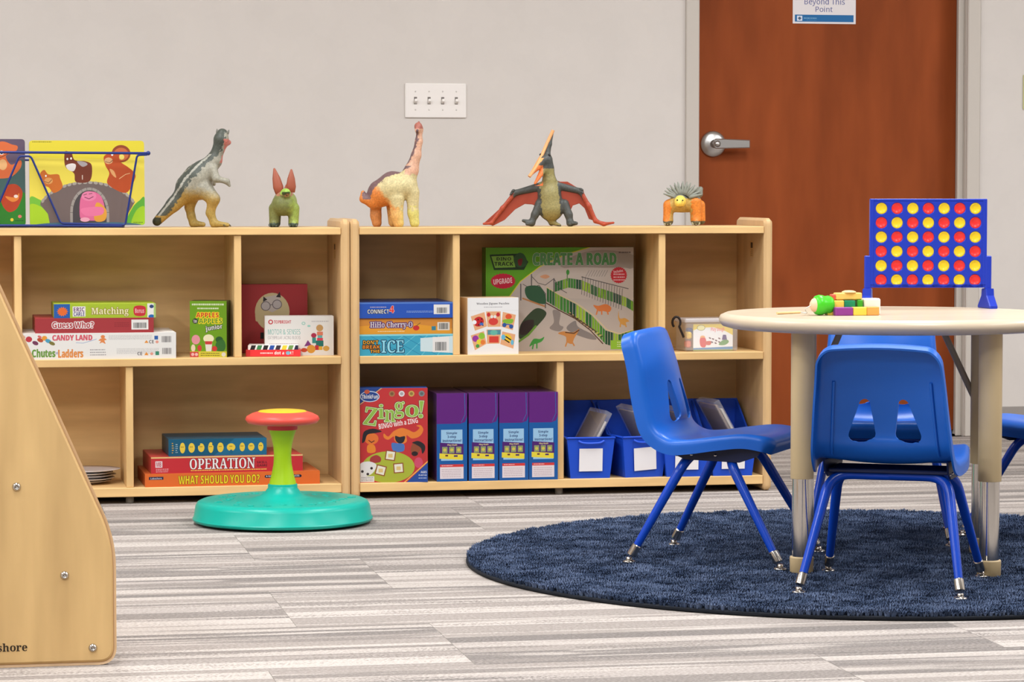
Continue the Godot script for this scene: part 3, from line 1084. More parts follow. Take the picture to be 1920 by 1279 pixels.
	p.blob([1160, 582, 1162, 596, 1172, 596, 1180, 602, 1174, 604, 1172, 610, 1164, 606, 1159, 596], rgb(216, 160, 80))
	p.blob([1012, 516, 1022, 512, 1030, 516, 1022, 520], rgb(220, 160, 120))
	p.line([1063, 524, 1063, 508], 1.4, rgb(70, 120, 60))
	p.ell(1064, 508, 3, 5, rgb(70, 150, 60))
	# lettering and badges
	p.shape([918, 474, 978, 472, 990, 488, 982, 503, 926, 503], rgb(36, 60, 30))
	p.shape([921, 477, 962, 476, 966, 498, 928, 499], rgb(130, 180, 70))
	p.text("DINO", 931, 479, 958, 485, rgb(30, 40, 24))
	p.text("TRACK", 927, 488, 962, 495, rgb(30, 40, 24))
	p.blob([963, 480, 972, 471, 982, 474, 988, 488, 984, 496, 972, 498, 965, 492], rgb(54, 90, 50))
	p.blob([971, 484, 979, 482, 977, 494, 972, 494], rgb(120, 40, 36))
	p.outlined("CREATE A ROAD", 999, 472, 1155, 494, rgb(84, 150, 84), rgb(190, 206, 180), 1.4, "Droid Sans Bold", 0.0)
	p.outlined("CREATE A ROAD", 999, 472, 1155, 494, rgb(96, 160, 92), rgb(50, 96, 56), 0.6, "Droid Sans Bold", 0.0)
	p.star(943, 524, 24, 15, 24, 0.9, rgb(200, 32, 62))
	p.text("UPGRADE", 925, 519, 960, 529, rgb(250, 226, 226), "Droid Sans Bold", -0.1)
	p.star(1160, 514, 16, 16, 24, 0.9, rgb(206, 50, 58))
	p.text("Includes", 1150, 504, 1168, 509, rgb(250, 220, 220), "Droid Sans Bold", -0.15)
	p.rows(1150, 510, 1172, 526, 3, rgb(240, 190, 190), 2)
	p.rows(1160, 468, 1183, 474, 1, rgb(110, 100, 96), 9)
	p.rect(1145, 638, 1188, 655, rgb(150, 200, 60))
	p.rows(1157, 640, 1180, 652, 3, rgb(226, 240, 190), 2)
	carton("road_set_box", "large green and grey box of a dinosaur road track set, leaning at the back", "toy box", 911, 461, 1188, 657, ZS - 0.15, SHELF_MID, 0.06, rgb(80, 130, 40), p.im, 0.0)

	# three boxes on the lower left shelf
	p = Painter.new(272, 884, 600, 915, rgb(232, 112, 46))
	p.rect(279, 891, 306, 898, rgb(40, 40, 70))
	p.text("Lakeshore", 282, 892.5, 303, 897, rgb(210, 210, 220))
	p.outlined("WHAT SHOULD YOU DO?", 334, 890, 486, 910, rgb(246, 222, 40), rgb(130, 70, 20), 0.8)
	p.rect(499, 892, 562, 899, rgb(40, 36, 60))
	p.ell(499, 895.5, 3.5, 3.5, rgb(40, 36, 60))
	p.ell(562, 895.5, 3.5, 3.5, rgb(40, 36, 60))
	p.text("A GAME OF CONSEQUENCES", 498, 893, 561, 898, rgb(236, 232, 236))
	var lo := "games stacked on the left unit's bottom shelf"
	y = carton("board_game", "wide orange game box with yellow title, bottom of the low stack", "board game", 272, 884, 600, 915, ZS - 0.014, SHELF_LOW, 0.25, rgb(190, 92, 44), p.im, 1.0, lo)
	p = Painter.new(283, 848, 568, 884, rgb(204, 48, 56))
	p.rect(283, 848, 568, 851, rgb(236, 200, 130))
	p.rect(291, 857, 304, 871, rgb(238, 220, 222))
	p.text("MB", 293, 859, 302, 869, rgb(190, 70, 80))
	p.rows(292, 873, 316, 882, 3, rgb(240, 180, 184), 3)
	p.outlined("OPERATION", 355, 853, 478, 876, rgb(250, 244, 240), rgb(120, 24, 34), 1.0, "Droid Serif Bold")
	p.text("SKILL", 481, 861, 501, 866, rgb(90, 24, 40))
	p.text("GAME", 481, 868, 501, 873, rgb(90, 24, 40))
	p.rows(357, 876, 500, 882, 1, rgb(246, 190, 90), 4)
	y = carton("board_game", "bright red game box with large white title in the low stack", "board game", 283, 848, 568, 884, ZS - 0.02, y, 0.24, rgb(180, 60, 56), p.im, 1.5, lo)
	p = Painter.new(316, 813, 500, 848, rgb(24, 92, 122))
	p.shape([400, 848, 440, 813, 500, 813, 500, 848], rgb(34, 110, 146))
	p.rows(322, 819, 326, 843, 5, rgb(214, 160, 60), 3)
	p.rows(329, 822, 333, 842, 5, rgb(190, 206, 210), 4)
	for q in [[342, 5, 11], [359, 6, 10], [377, 6, 9], [395, 5, 11], [413, 6, 10], [433, 8, 8], [454, 5, 9], [471, 6, 8], [489, 5, 9]]:
		p.ell(q[0], 831, q[1], q[2], rgb(240, 206, 70))
		p.ell(q[0] + 1, 829, 1.2, 0.8, rgb(120, 90, 30))
		p.ell(q[0] - 2, 829, 1.2, 0.8, rgb(120, 90, 30))
	p.ell(433, 840, 3, 4, rgb(30, 100, 134))
	p.ell(372, 824, 3, 3, rgb(24, 92, 122))
	p.ell(400, 824, 2.5, 3, rgb(24, 92, 122))
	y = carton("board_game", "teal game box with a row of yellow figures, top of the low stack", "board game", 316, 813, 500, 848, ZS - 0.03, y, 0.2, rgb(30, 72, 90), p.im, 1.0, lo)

	# red bingo game standing on the lower right shelf
	p = Painter.new(676, 724, 801, 903, rgb(200, 56, 58))
	p.shape([676, 724, 718, 724, 676, 757], rgb(40, 70, 140))
	p.line([716, 724, 676, 755], 1.6, rgb(246, 176, 90))
	p.shape([762, 903, 801, 866, 801, 903], rgb(40, 80, 160))
	p.line([758, 903, 801, 864], 2.0, rgb(246, 186, 90))
	p.ell(694, 740, 18, 10.5, rgb(210, 220, 236))
	p.ell(694, 740, 16.5, 9, rgb(40, 70, 140))
	p.text("ThinkFun", 679, 736, 709, 744, white)
	p.ell(689, 731, 5, 4, rgb(200, 90, 60))
	for q in [[735, rgb(170, 120, 80)], [753, rgb(230, 226, 226)], [771, rgb(206, 170, 90)], [790, rgb(130, 140, 140)]]:
		p.ell(q[0], 735, 5.5, 5.5, q[1])
		p.ell(q[0], 735, 3, 3, q[1].darkened(0.25))
	for q in [["Z", 684, 761, 707, 794, 0.15], ["i", 709, 755, 721, 782, 0.0], ["n", 721, 766, 741, 788, 0.0], ["g", 739, 750, 758, 782, 0.0], ["o", 760, 757, 784, 779, 0.0], ["!", 785, 749, 793, 781, 0.06]]:
		p.outlined(q[0], q[1], q[2], q[3], q[4], rgb(176, 206, 100), rgb(60, 60, 40), 1.8, "Droid Serif Bold", q[5])
		p.outlined(q[0], q[1], q[2], q[3], q[4], rgb(150, 190, 80), rgb(246, 240, 200), 0.9, "Droid Serif Bold", q[5])
	p.text("BINGO with a ZING", 710, 786, 783, 796, rgb(250, 240, 236), "Droid Sans Bold", -0.16)
	p.ell(697, 820, 13, 11, rgb(232, 120, 54))
	p.blob([680, 820, 684, 806, 700, 801, 716, 806, 706, 809, 690, 812, 685, 824, 680, 828], rgb(40, 36, 44))
	p.line([692, 823, 697, 827, 702, 824], 1.5, rgb(50, 34, 34))
	p.blob([690, 832, 702, 832, 704, 845, 690, 846], rgb(236, 140, 50))
	p.blob([720, 810, 728, 816, 738, 806, 752, 800, 764, 803, 776, 808, 786, 800, 780, 796, 788, 795, 793, 804, 786, 816, 772, 820, 762, 814, 762, 826, 750, 831, 740, 824, 738, 816, 728, 822, 720, 818], rgb(236, 132, 56))
	p.blob([741, 815, 749, 817, 759, 816, 756, 827, 748, 829, 742, 824], rgb(44, 40, 48))
	p.blob([734, 829, 745, 829, 757, 831, 756, 844, 738, 844], rgb(80, 120, 190))
	p.ell(779, 838, 9, 14, rgb(150, 80, 54), 0.3)
	p.blob([772, 828, 784, 825, 795, 832, 796, 842, 791, 849, 788, 838, 778, 831], rgb(44, 40, 44))
	p.ell(777, 849, 6, 4.5, rgb(44, 34, 36))
	p.ell(784, 866, 8, 10, rgb(214, 80, 110))
	p.ell(728, 874, 49, 30, rgb(176, 186, 60))
	p.blob([696, 855, 706, 851, 714, 856, 713, 864, 700, 866, 694, 862], rgb(170, 60, 60))
	for q in [[732, 852, 0.15], [714, 880, 0.25], [747, 876, -0.08]]:
		for e in [[9.5, rgb(150, 80, 44)], [7.6, rgb(240, 236, 214)]]:
			var qq := PackedVector2Array()
			for s in [Vector2(-1, -1), Vector2(1, -1), Vector2(1, 1), Vector2(-1, 1)]:
				qq.append(Vector2(q[0], q[1]) + (s * e[0]).rotated(q[2]))
			p.poly(qq, e[1])
		p.rect(q[0] - 4, q[1] - 3, q[0] + 4, q[1] + 4, rgb(230, 200, 130))
	p.blob([676, 868, 690, 863, 702, 866, 706, 872, 700, 884, 690, 890, 676, 890], rgb(238, 236, 232))
	for q in [[680, 882], [697, 876], [690, 887]]:
		p.ell(q[0], q[1], 2.5, 2.5, rgb(60, 50, 50))
	p.rect(676, 891, 702, 902, rgb(240, 238, 234))
	p.rows(678, 892, 700, 901, 3, rgb(150, 146, 146), 3)
	p.text("AGES", 788, 882, 799, 886, white)
	p.text("4 and up", 784, 888, 799, 892, white)
	p.rows(784, 894, 799, 897, 1, rgb(210, 220, 236), 2)
	carton("board_game", "upright red and blue bingo game with a round green table on its cover", "board game", 676, 724, 801, 903, ZS - 0.012, SHELF_LOW, 0.06, rgb(42, 84, 160), p.im, -6.0)

	# four alike purple and blue boxes
	p = Painter.new(0, 0, 57, 165, rgb(36, 96, 166))
	p.shape([0, 0, 57, 0, 57, 44, 53, 54, 44, 57, 0, 57], rgb(104, 44, 128))
	p.line([52, 0, 53, 40, 46, 54], 1.2, rgb(60, 110, 170))
	p.rect(8, 68, 48, 126, rgb(164, 206, 236))
	p.text("Simple", 18, 72, 38, 78, rgb(40, 60, 110))
	p.text("3-step", 20, 79, 36, 85, rgb(40, 60, 110))
	p.text("instructions!", 11, 86, 46, 91, rgb(40, 60, 110))
	p.shape([6, 92, 50, 95, 50, 116, 6, 114], rgb(86, 44, 116))
	p.text("Play Math", 20, 95, 38, 99, rgb(246, 230, 150))
	for q in 3:
		p.rect(10 + q * 13, 100, 20 + q * 13, 112, rgb(150, 160, 110))
		p.ell(15 + q * 13, 106, 3, 3, rgb(220, 200, 90))
	p.shape([5, 112, 49, 115, 49, 125, 5, 122], rgb(240, 220, 70))
	p.rect(16, 115, 21, 118, rgb(110, 60, 60))
	p.rect(32, 116, 39, 119, rgb(80, 50, 110))
	p.rect(6, 133, 50, 160, rgb(240, 226, 228))
	p.rect(6, 133, 50, 138, rgb(222, 66, 66))
	p.rows(9, 134, 30, 137, 1, rgb(250, 220, 220), 2)
	p.rows(9, 141, 46, 158, 5, rgb(200, 180, 184), 4)
	var spots := [[819, 876, 740.0, 905.0], [879, 934, 739.0, 904.0], [936, 991, 738.5, 903.0], [992, 1046, 738.0, 902.5]]
	var which := ["purple and blue game box nearest the red bingo game", "purple and blue game box, second from the red bingo game", "purple and blue game box, third from the red bingo game", "purple and blue game box beside the centre divider"]
	for i in 4:
		var s: Array = spots[i]
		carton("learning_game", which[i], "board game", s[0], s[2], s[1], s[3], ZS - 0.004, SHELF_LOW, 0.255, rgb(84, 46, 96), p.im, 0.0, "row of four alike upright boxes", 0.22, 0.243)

# ---------------------------------------------------------------- things on the shelves
func build_bins() -> void:
	var blue := mat(rgb(28, 74, 190), 0.35)
	var spots := [[1107.0, 897.0, -1.0, 0.137], [1208.0, 895.5, 8.0, 0.137], [1287.0, 894.0, -3.0, 0.134], [1374.0, 892.5, -2.0, 0.134]]
	var say := ["blue storage bin with a blank white label, beside the centre divider", "blue storage bin turned slightly, second from the centre divider", "blue storage bin behind the chair seat, third from the centre divider", "blue storage bin behind the chair seat, beside the end panel"]
	var mesh := bin_mesh(0.135)
	for i in 4:
		var s: Array = spots[i]
		var c := at_y(s[0], s[1], SHELF_LOW)
		var z := minf(c.z, ZS - 0.006)
		if i == 1:
			z -= 0.012
		var t := thing("storage_bin", say[i], "storage bin", Vector3(at_z(s[0], s[1], z).x, SHELF_LOW, z), deg_to_rad(s[2]), "blue storage bins")
		part(t, "bin_body", mesh, blue)
		part(t, "handle_lip", mb().tube(curve([Vector3(-0.036, 0.105, 0.011), Vector3(-0.02, 0.099, 0.016), Vector3(0.02, 0.099, 0.016), Vector3(0.036, 0.105, 0.011)], 4), 0.0035, 8).done(), blue)
		var lab := mb()
		lab.box(Vector3(0, 0, 0), Vector3(0.066, 0.064, 0.0005), 0.0)
		part(t, "paper_label", lab.done(), mat(rgb(226, 222, 222), 0.7), Transform3D(Basis(Vector3.RIGHT, 0.085) * Basis(Vector3(0, 0, 1), [0.0, 0.06, 0.0, 0.0][i]), Vector3(0, 0.052, 0.0068)))
	# books in clear sleeves leaning in the bins
	var cover := [rgb(104, 84, 76), rgb(150, 140, 134), rgb(120, 104, 96), rgb(132, 112, 104)]
	var lean := [[1122.0, 0.50, 0.16, 0.0], [1176.0, -0.48, 0.165, 0.0], [1262.0, -0.5, 0.16, 0.0], [1332.0, -0.52, 0.185, 0.02]]
	var words := ["clear sleeved booklet leaning left in the bin by the divider", "clear sleeved booklets leaning right in the turned blue bin", "clear sleeved booklet seen through the chair's opening", "thick clear sleeved booklet showing above the chair seat"]
	for i in 4:
		var c := at_z(lean[i][0], 760, ZS - 0.10)
		var t := thing("sleeved_booklet", words[i], "booklet", Vector3(c.x, SHELF_LOW + 0.035, ZS - 0.10), 0.12, "booklets in the storage bins")
		var turn := Basis(Vector3(0, 0, 1), -lean[i][1])
		var h: float = lean[i][2]
		var off: Vector3 = turn * Vector3(0, h, 0)
		var place := Transform3D(turn, Vector3(-off.x, 0, -lean[i][3]))
		part(t, "booklet", box(Vector3(0, h / 2, 0), Vector3(0.006, h, 0.13), 0.0008), mat(cover[i], 0.6), place)
		part(t, "booklet", box(Vector3(0.009, h / 2 - 0.008, 0), Vector3(0.007, h - 0.02, 0.125), 0.0008), mat(rgb(196, 188, 180), 0.6), place)
		var clear := mat(Color(0.95, 0.95, 0.95, 0.12), 0.1)
		clear.transparency = BaseMaterial3D.TRANSPARENCY_ALPHA
		part(t, "clear_sleeve", box(Vector3(0.004, h / 2 + 0.006, 0), Vector3(0.02, h + 0.008, 0.136), 0.001), clear, place)

func bin_mesh(w: float) -> ArrayMesh:
	# open tapered tub: low front, high back, flared rim
	var m := mb()
	var d := 0.24
	var th := 0.0028
	var b := [Vector3(-w / 2 + 0.012, 0, -0.002), Vector3(w / 2 - 0.012, 0, -0.002), Vector3(w / 2 - 0.012, 0, -d + 0.01), Vector3(-w / 2 + 0.012, 0, -d + 0.01)]
	var t := [Vector3(-w / 2, 0.113, 0.008), Vector3(w / 2, 0.113, 0.008), Vector3(w / 2, 0.198, -d), Vector3(-w / 2, 0.198, -d)]
	var mid := [Vector3(-w / 2, 0.113, -0.09), Vector3(w / 2, 0.113, -0.09)]
	var lift := Vector3(0, th, 0)
	var inn := func(p: Vector3) -> Vector3: return p + Vector3(-signf(p.x) * th, 0, th if p.z < -0.15 else (-th if p.z > -0.05 else 0.0))
	# rim loop: front left, front right, side right, back right, back left, side left
	var loop := [t[0], t[1], mid[1], t[2], t[3], mid[0]]
	var foot := [b[0], b[1], b[1].lerp(b[2], 0.4), b[2], b[3], b[0].lerp(b[3], 0.4)]
	for i in 6:
		var j := (i + 1) % 6
		m.quad(foot[i], foot[j], loop[j], loop[i])
		var fi: Vector3 = inn.call(foot[i]) + lift
		var fj: Vector3 = inn.call(foot[j]) + lift
		var li: Vector3 = inn.call(loop[i])
		var lj: Vector3 = inn.call(loop[j])
		m.quad(fj, fi, li, lj)
		m.quad(loop[i], loop[j], lj, li)
	m.quad(b[3], b[2], b[1], b[0])
	m.quad(inn.call(b[0]) + lift, inn.call(b[1]) + lift, inn.call(b[2]) + lift, inn.call(b[3]) + lift)
	# rolled rim
	var rim := []
	for p in loop:
		rim.append(p)
	rim.append(loop[0])
	m.tube(rim, 0.0032, 8)
	return m.done()

func build_small_shelf_things() -> void:
	# paper plates, half hidden by the display panel
	var paper := mat(rgb(218, 210, 208), 0.7)
	var c := at_z(172, 900, ZS - 0.16)
	var y := SHELF_LOW + 0.0005
	var k := 0
	for n in [[0.075, 0.0, 0.0], [0.078, 0.004, 0.01], [0.08, 0.006, 0.0], [0.078, 0.0, 0.01], [0.086, 0.012, 0.0]]:
		var p := mb()
		var r: float = n[0]
		p.lathe([Vector2(0, 0), Vector2(r * 0.66, 0), Vector2(r * 0.74, 0.004), Vector2(r, 0.008), Vector2(r, 0.009), Vector2(r * 0.72, 0.0055), Vector2(r * 0.64, 0.0018), Vector2(0, 0.0018)], 40)
		var o := part(self, "paper_plate", p.done(), paper, shift(Vector3(c.x - 0.02 + n[1], y, c.z + n[2])))
		var nth: String = ["bottom", "second from the bottom", "middle", "second from the top", "top"][k]
		tag(o, "white paper plate, %s of the small stack behind the slanted panel" % nth, "plate", "stack of paper plates")
		y += 0.0075
		k += 1
	# dark ball in the leftmost compartment
	c = at_z(18, 580, ZS - 0.06)
	var ball := part(self, "toy_ball", mb().lathe(ball_profile(0.03), 28).done(), mat(rgb(22, 22, 34), 0.3), shift(Vector3(c.x - 0.012, SHELF_MID, c.z)))
	tag(ball, "small black ball peeking out beside the slanted panel's edge", "ball")

	# clear tub of toys with a picture label and a black strap
	var z := ZS - 0.05
	var a := at_z(1283, 657, z)
	var b := at_z(1387, 594, z)
	var w := b.x - a.x
	var h := b.y - a.y
	var d := 0.09
	var t := thing("clear_tub", "clear plastic tub with a white and yellow picture label", "storage tub", Vector3((a.x + b.x) / 2, SHELF_MID, z), 0.08)
	var clear := mat(Color(0.93, 0.93, 0.93, 0.22), 0.12)
	clear.transparency = BaseMaterial3D.TRANSPARENCY_ALPHA
	part(t, "tub", box(Vector3(0, h * 0.43, -d / 2), Vector3(w - 0.006, h * 0.86, d), 0.004), clear)
	var haze := mat(Color(0.9, 0.88, 0.88, 0.5), 0.25)
	haze.transparency = BaseMaterial3D.TRANSPARENCY_ALPHA
	part(t, "lid", box(Vector3(0, h * 0.93, -d / 2), Vector3(w, h * 0.13, d + 0.006), 0.003), haze)
	var p := Painter.new(1300, 606, 1376, 655, rgb(240, 238, 236), 6.0)
	p.shape([1300, 606, 1376, 606, 1376, 628, 1362, 620, 1338, 612, 1312, 613, 1300, 618], rgb(236, 204, 40))
	p.ell(1315, 613, 8, 5.5, rgb(150, 140, 70))
	p.ell(1315, 613, 7, 4.6, rgb(240, 230, 160))
	p.text("Play Dough", 1334, 612, 1360, 622, rgb(236, 110, 100))
	p.ell(1318, 632, 5, 4, rgb(236, 170, 90))
	p.blob([1313, 634, 1323, 633, 1325, 644, 1322, 651, 1314, 648], rgb(216, 62, 50))
	p.blob([1323, 640, 1334, 639, 1333, 646, 1325, 646], rgb(206, 80, 50))
	for q in [[1332, 633], [1338, 635], [1344, 638], [1350, 634], [1336, 641], [1343, 643], [1350, 641]]:
		p.ell(q[0], q[1], 2.4, 1.4, rgb(96, 50, 50), 0.5)
	p.shape([1357, 627, 1363, 627, 1365, 637, 1355, 637], rgb(84, 40, 110))
	p.blob([1349, 646, 1356, 638, 1366, 637, 1368, 642, 1360, 647], rgb(96, 150, 60))
	p.shape([1300, 652, 1376, 650, 1376, 655, 1300, 655], rgb(70, 130, 180))
	var lx := at_z(1300, 630, z).x - t.position.x
	var lx1 := at_z(1376, 630, z).x - t.position.x
	var q := mb()
	q.uvquad(Vector3(lx, h * 0.82, -0.0045), Vector3(lx, 0.005, -0.0045), Vector3(lx1, 0.005, -0.0045), Vector3(lx1, h * 0.82, -0.0045))
	q.box(Vector3((lx + lx1) / 2, h * 0.41, -0.0052), Vector3(lx1 - lx, h * 0.8, 0.0008), 0.0)
	part(t, "picture_label", q.done(), tex_mat(p.im, 0.4))
	var i := 0
	for col in [rgb(236, 196, 60), rgb(236, 130, 90), rgb(96, 96, 150), rgb(216, 80, 70)]:
		var x: float = [-0.064, -0.062, -0.055, 0.062][i]
		part(t, "toy_piece", box(Vector3(x, [0.045, 0.02, 0.055, 0.02][i], -0.02 - 0.008 * i), Vector3(0.014, 0.02, 0.03), 0.004), mat(col, 0.5))
		i += 1
	var s := at_z(1272, 602, z)
	var strap := []
	for n in 13:
		var an := -0.9 + n * 0.42
		strap.append(Vector3(s.x - t.position.x + 0.011 * cos(an), s.y - SHELF_MID - 0.004 + 0.015 * sin(an), -0.02 - n * 0.0007))
	strap.push_front(Vector3(-w / 2 + 0.002, h * 0.42, -0.016))
	part(t, "strap", mb().tube(strap, 0.0034, 8).done(), mat(rgb(34, 24, 20), 0.5))

func ball_profile(r: float, base := 0.0) -> Array:
	var out := []
	for i in 15:
		var a := -PI / 2 + PI * i / 14
		out.append(Vector2(maxf(r * cos(a), 0.0), base + r + r * sin(a)))
	return out

func build_puzzle_rack() -> void:
	var z := ZS - 0.075
	var wire := mat(rgb(26, 44, 110), 0.35)
	var t := thing("puzzle_rack", "dark blue wire rack holding puzzle boards on the left shelf unit", "rack", Vector3(at_z(100, 428, z).x, SHELF_TOP, z))
	var pt := func(px: float, py: float, dz := 0.0) -> Vector3:
		var v := at_z(px, py, z + dz) - t.position
		return Vector3(v.x, maxf(v.y, 0.0034), v.z)
	var r := 0.0028
	part(t, "top_rail", mb().tube([pt.call(-190, 284, 0.022), pt.call(279, 287.5, 0.022)], 0.0036, 10).done(), wire)
	part(t, "rail_knob", mb().lathe(ball_profile(0.006), 16, shift(pt.call(278, 291.5, 0.022))).done(), wire)
	part(t, "front_wire", mb().tube(bent([pt.call(-20, 424, 0.02), pt.call(36, 293, 0.022), pt.call(58, 293, 0.022), pt.call(114, 419, 0.02), pt.call(235, 422, 0.02), pt.call(257, 291, 0.022), pt.call(276, 290, 0.022)], 0.008), r, 8).done(), wire)
	part(t, "front_wire", mb().tube(bent([pt.call(-190, 424, 0.02), pt.call(-120, 292, 0.022), pt.call(-95, 292, 0.022), pt.call(-25, 424, 0.02)], 0.008), r, 8).done(), wire)
	part(t, "base_rail", mb().tube(bent([pt.call(-190, 422, 0.02), pt.call(230, 424, 0.02), pt.call(232, 426, -0.06), pt.call(-190, 424, -0.06)], 0.008), 0.0034, 8).done(), wire)
	part(t, "rear_wire", mb().tube(bent([pt.call(-185, 426, -0.06), pt.call(-185, 300, -0.09), pt.call(225, 300, -0.09), pt.call(228, 426, -0.06)], 0.01), r, 8).done(), wire)

	# yellow puzzle: three goats on a bridge, a pink troll below
	var p := Painter.new(54, 266, 272, 421, rgb(232, 214, 60), 5.0)
	p.blob([54, 305, 110, 298, 200, 300, 272, 294, 272, 380, 54, 380], rgb(240, 220, 84))
	p.rows(60, 267.5, 98, 270.5, 1, rgb(110, 100, 40), 3)
	p.blob([54, 372, 70, 373, 90, 388, 100, 421, 54, 421], rgb(120, 190, 60))
	p.blob([54, 384, 76, 388, 92, 408, 92, 421, 54, 421], rgb(170, 210, 40))
	p.blob([272, 372, 262, 376, 248, 390, 236, 421, 272, 421], rgb(96, 176, 60))
	p.blob([272, 388, 256, 394, 246, 421, 272, 421], rgb(160, 206, 44))
	var bridge := PackedVector2Array()
	for i in 25:
		var a := PI * 1.12 + PI * 0.76 * i / 24
		bridge.append(Vector2(164 + 96 * cos(a), 401 + 60 * sin(a)))
	bridge.append_array(PackedVector2Array([Vector2(240, 400), Vector2(234, 421), Vector2(92, 421), Vector2(88, 400), Vector2(74, 384)]))
	p.poly(bridge, rgb(116, 100, 96))
	for i in 22:
		var a := PI * 1.14 + PI * 0.72 * i / 21
		p.ell(164 + 94 * cos(a), 401 + 58 * sin(a), 4.2, 2.6, rgb(172, 164, 154), a + PI / 2)
	p.ell(167, 398, 37, 46, rgb(160, 152, 144))
	p.rect(130, 398, 204, 421, rgb(160, 152, 144))
	p.ell(167, 398, 32, 41, rgb(76, 70, 72))
	p.rect(135, 398, 199, 421, rgb(76, 70, 72))
	for i in 12:
		var a := PI + PI * i / 11
		p.line([167 + 32 * cos(a), 398 + 41 * sin(a), 167 + 37 * cos(a), 398 + 46 * sin(a)], 0.8, rgb(100, 94, 90))
	p.blob([70, 421, 110, 416, 160, 417, 220, 416, 258, 421], rgb(70, 110, 130))
	p.blob([148, 400, 150, 372, 160, 362, 176, 360, 190, 370, 196, 392, 192, 410, 172, 413, 152, 410], rgb(222, 108, 150))
	p.ell(166, 368, 14, 9, rgb(230, 130, 166))
	p.line([156, 366, 162, 364], 1.0, rgb(70, 40, 50))
	p.line([166, 364, 172, 363], 1.0, rgb(70, 40, 50))
	p.line([158, 370, 166, 373, 174, 369], 1.2, rgb(110, 40, 70))
	p.blob([180, 380, 198, 392, 196, 412, 176, 412], rgb(226, 160, 60))
	p.blob([150, 392, 170, 388, 192, 389, 190, 402, 160, 404], rgb(232, 120, 160))
	p.ell(158, 411, 9, 4, rgb(240, 170, 186))
	p.blob([74, 328, 82, 320, 90, 328, 108, 328, 112, 336, 116, 352, 100, 362, 90, 352, 78, 346], rgb(206, 110, 40))
	p.ell(90, 340, 8, 6, rgb(226, 160, 90))
	p.ell(85, 331, 1.6, 2, rgb(250, 246, 240))
	p.line([82, 341, 90, 344, 96, 338], 1.0, rgb(110, 60, 30))
	p.blob([121, 288, 128, 286, 134, 288, 140, 302, 160, 304, 172, 312, 168, 340, 142, 342, 138, 326, 122, 314], rgb(120, 56, 36))
	p.blob([123, 312, 134, 308, 142, 311, 138, 322, 128, 320], rgb(236, 226, 220))
	p.ell(126, 300, 1.8, 2.2, rgb(250, 246, 240))
	p.ell(133, 299, 1.8, 2.2, rgb(250, 246, 240))
	p.blob([144, 304, 158, 305, 164, 310, 154, 314], rgb(170, 160, 160))
	p.line([154, 330, 154, 337], 1.6, rgb(226, 206, 190))
	p.ell(228, 290, 18, 16, rgb(150, 70, 40))
	p.ell(228, 291, 14, 12, rgb(206, 110, 60))
	p.ell(229, 296, 5, 5, rgb(240, 220, 110))
	p.blob([195, 296, 206, 289, 222, 288, 226, 304, 240, 314, 252, 324, 254, 336, 236, 362, 202, 346, 205, 326, 198, 312], rgb(190, 80, 36))
	p.ell(204, 303, 8, 6, rgb(232, 180, 130))
	p.ell(211, 292, 2, 2, rgb(250, 246, 240))
	p.line([198, 305, 206, 307, 212, 302], 1.0, rgb(110, 50, 30))
	p.blob([206, 318, 214, 322, 218, 334, 210, 328], rgb(232, 170, 110))
	p.line([224, 336, 236, 328, 244, 326], 1.0, rgb(240, 200, 150))
	p.rows(250, 415, 268, 418, 1, rgb(80, 110, 30), 5)
	board("yellow wooden puzzle board showing goats on a stone bridge, in the wire rack", 56, 266, 271, 421, z - 0.004, p.im, rgb(170, 130, 110), 1.5)

	p = Painter.new(-150, 263, 48, 421, rgb(100, 84, 104), 5.0)
	p.blob([-150, 330, -60, 318, 20, 310, 48, 306, 48, 400, -150, 400], rgb(70, 100, 96))
	p.blob([-150, 372, -60, 380, 20, 368, 48, 364, 48, 421, -150, 421], rgb(48, 130, 40))
	p.blob([-40, 290, 0, 268, 24, 273, 34, 276, 32, 284, 18, 290, 12, 296, 22, 310, 40, 302, 38, 318, 16, 334, -20, 330], rgb(222, 110, 60))
	p.ell(4, 288, 4, 4, rgb(250, 246, 240))
	p.ell(4, 289, 2, 2, rgb(40, 40, 40))
	p.line([-10, 298, 4, 296, 16, 290], 1.4, rgb(110, 60, 36))
	p.ell(6, 310, 8, 10, rgb(236, 180, 120))
	p.blob([2, 376, 12, 350, 30, 346, 42, 358, 40, 374, 30, 392, 14, 396], rgb(190, 70, 36))
	p.blob([10, 368, 28, 370, 36, 362, 34, 374, 22, 378], rgb(236, 140, 60))
	p.ell(30, 368, 4, 3, rgb(250, 230, 220))
	p.ell(22, 411, 3, 3, rgb(236, 206, 60))
	p.ell(37, 405, 3.5, 3, rgb(226, 120, 110))
	p.rows(28, 411, 44, 415, 1, rgb(30, 80, 30), 3)
	board("dark green and purple wooden puzzle board with orange animals at the photo's left edge", -150, 263, 47, 421, z - 0.008, p.im, rgb(214, 200, 186), 1.0)

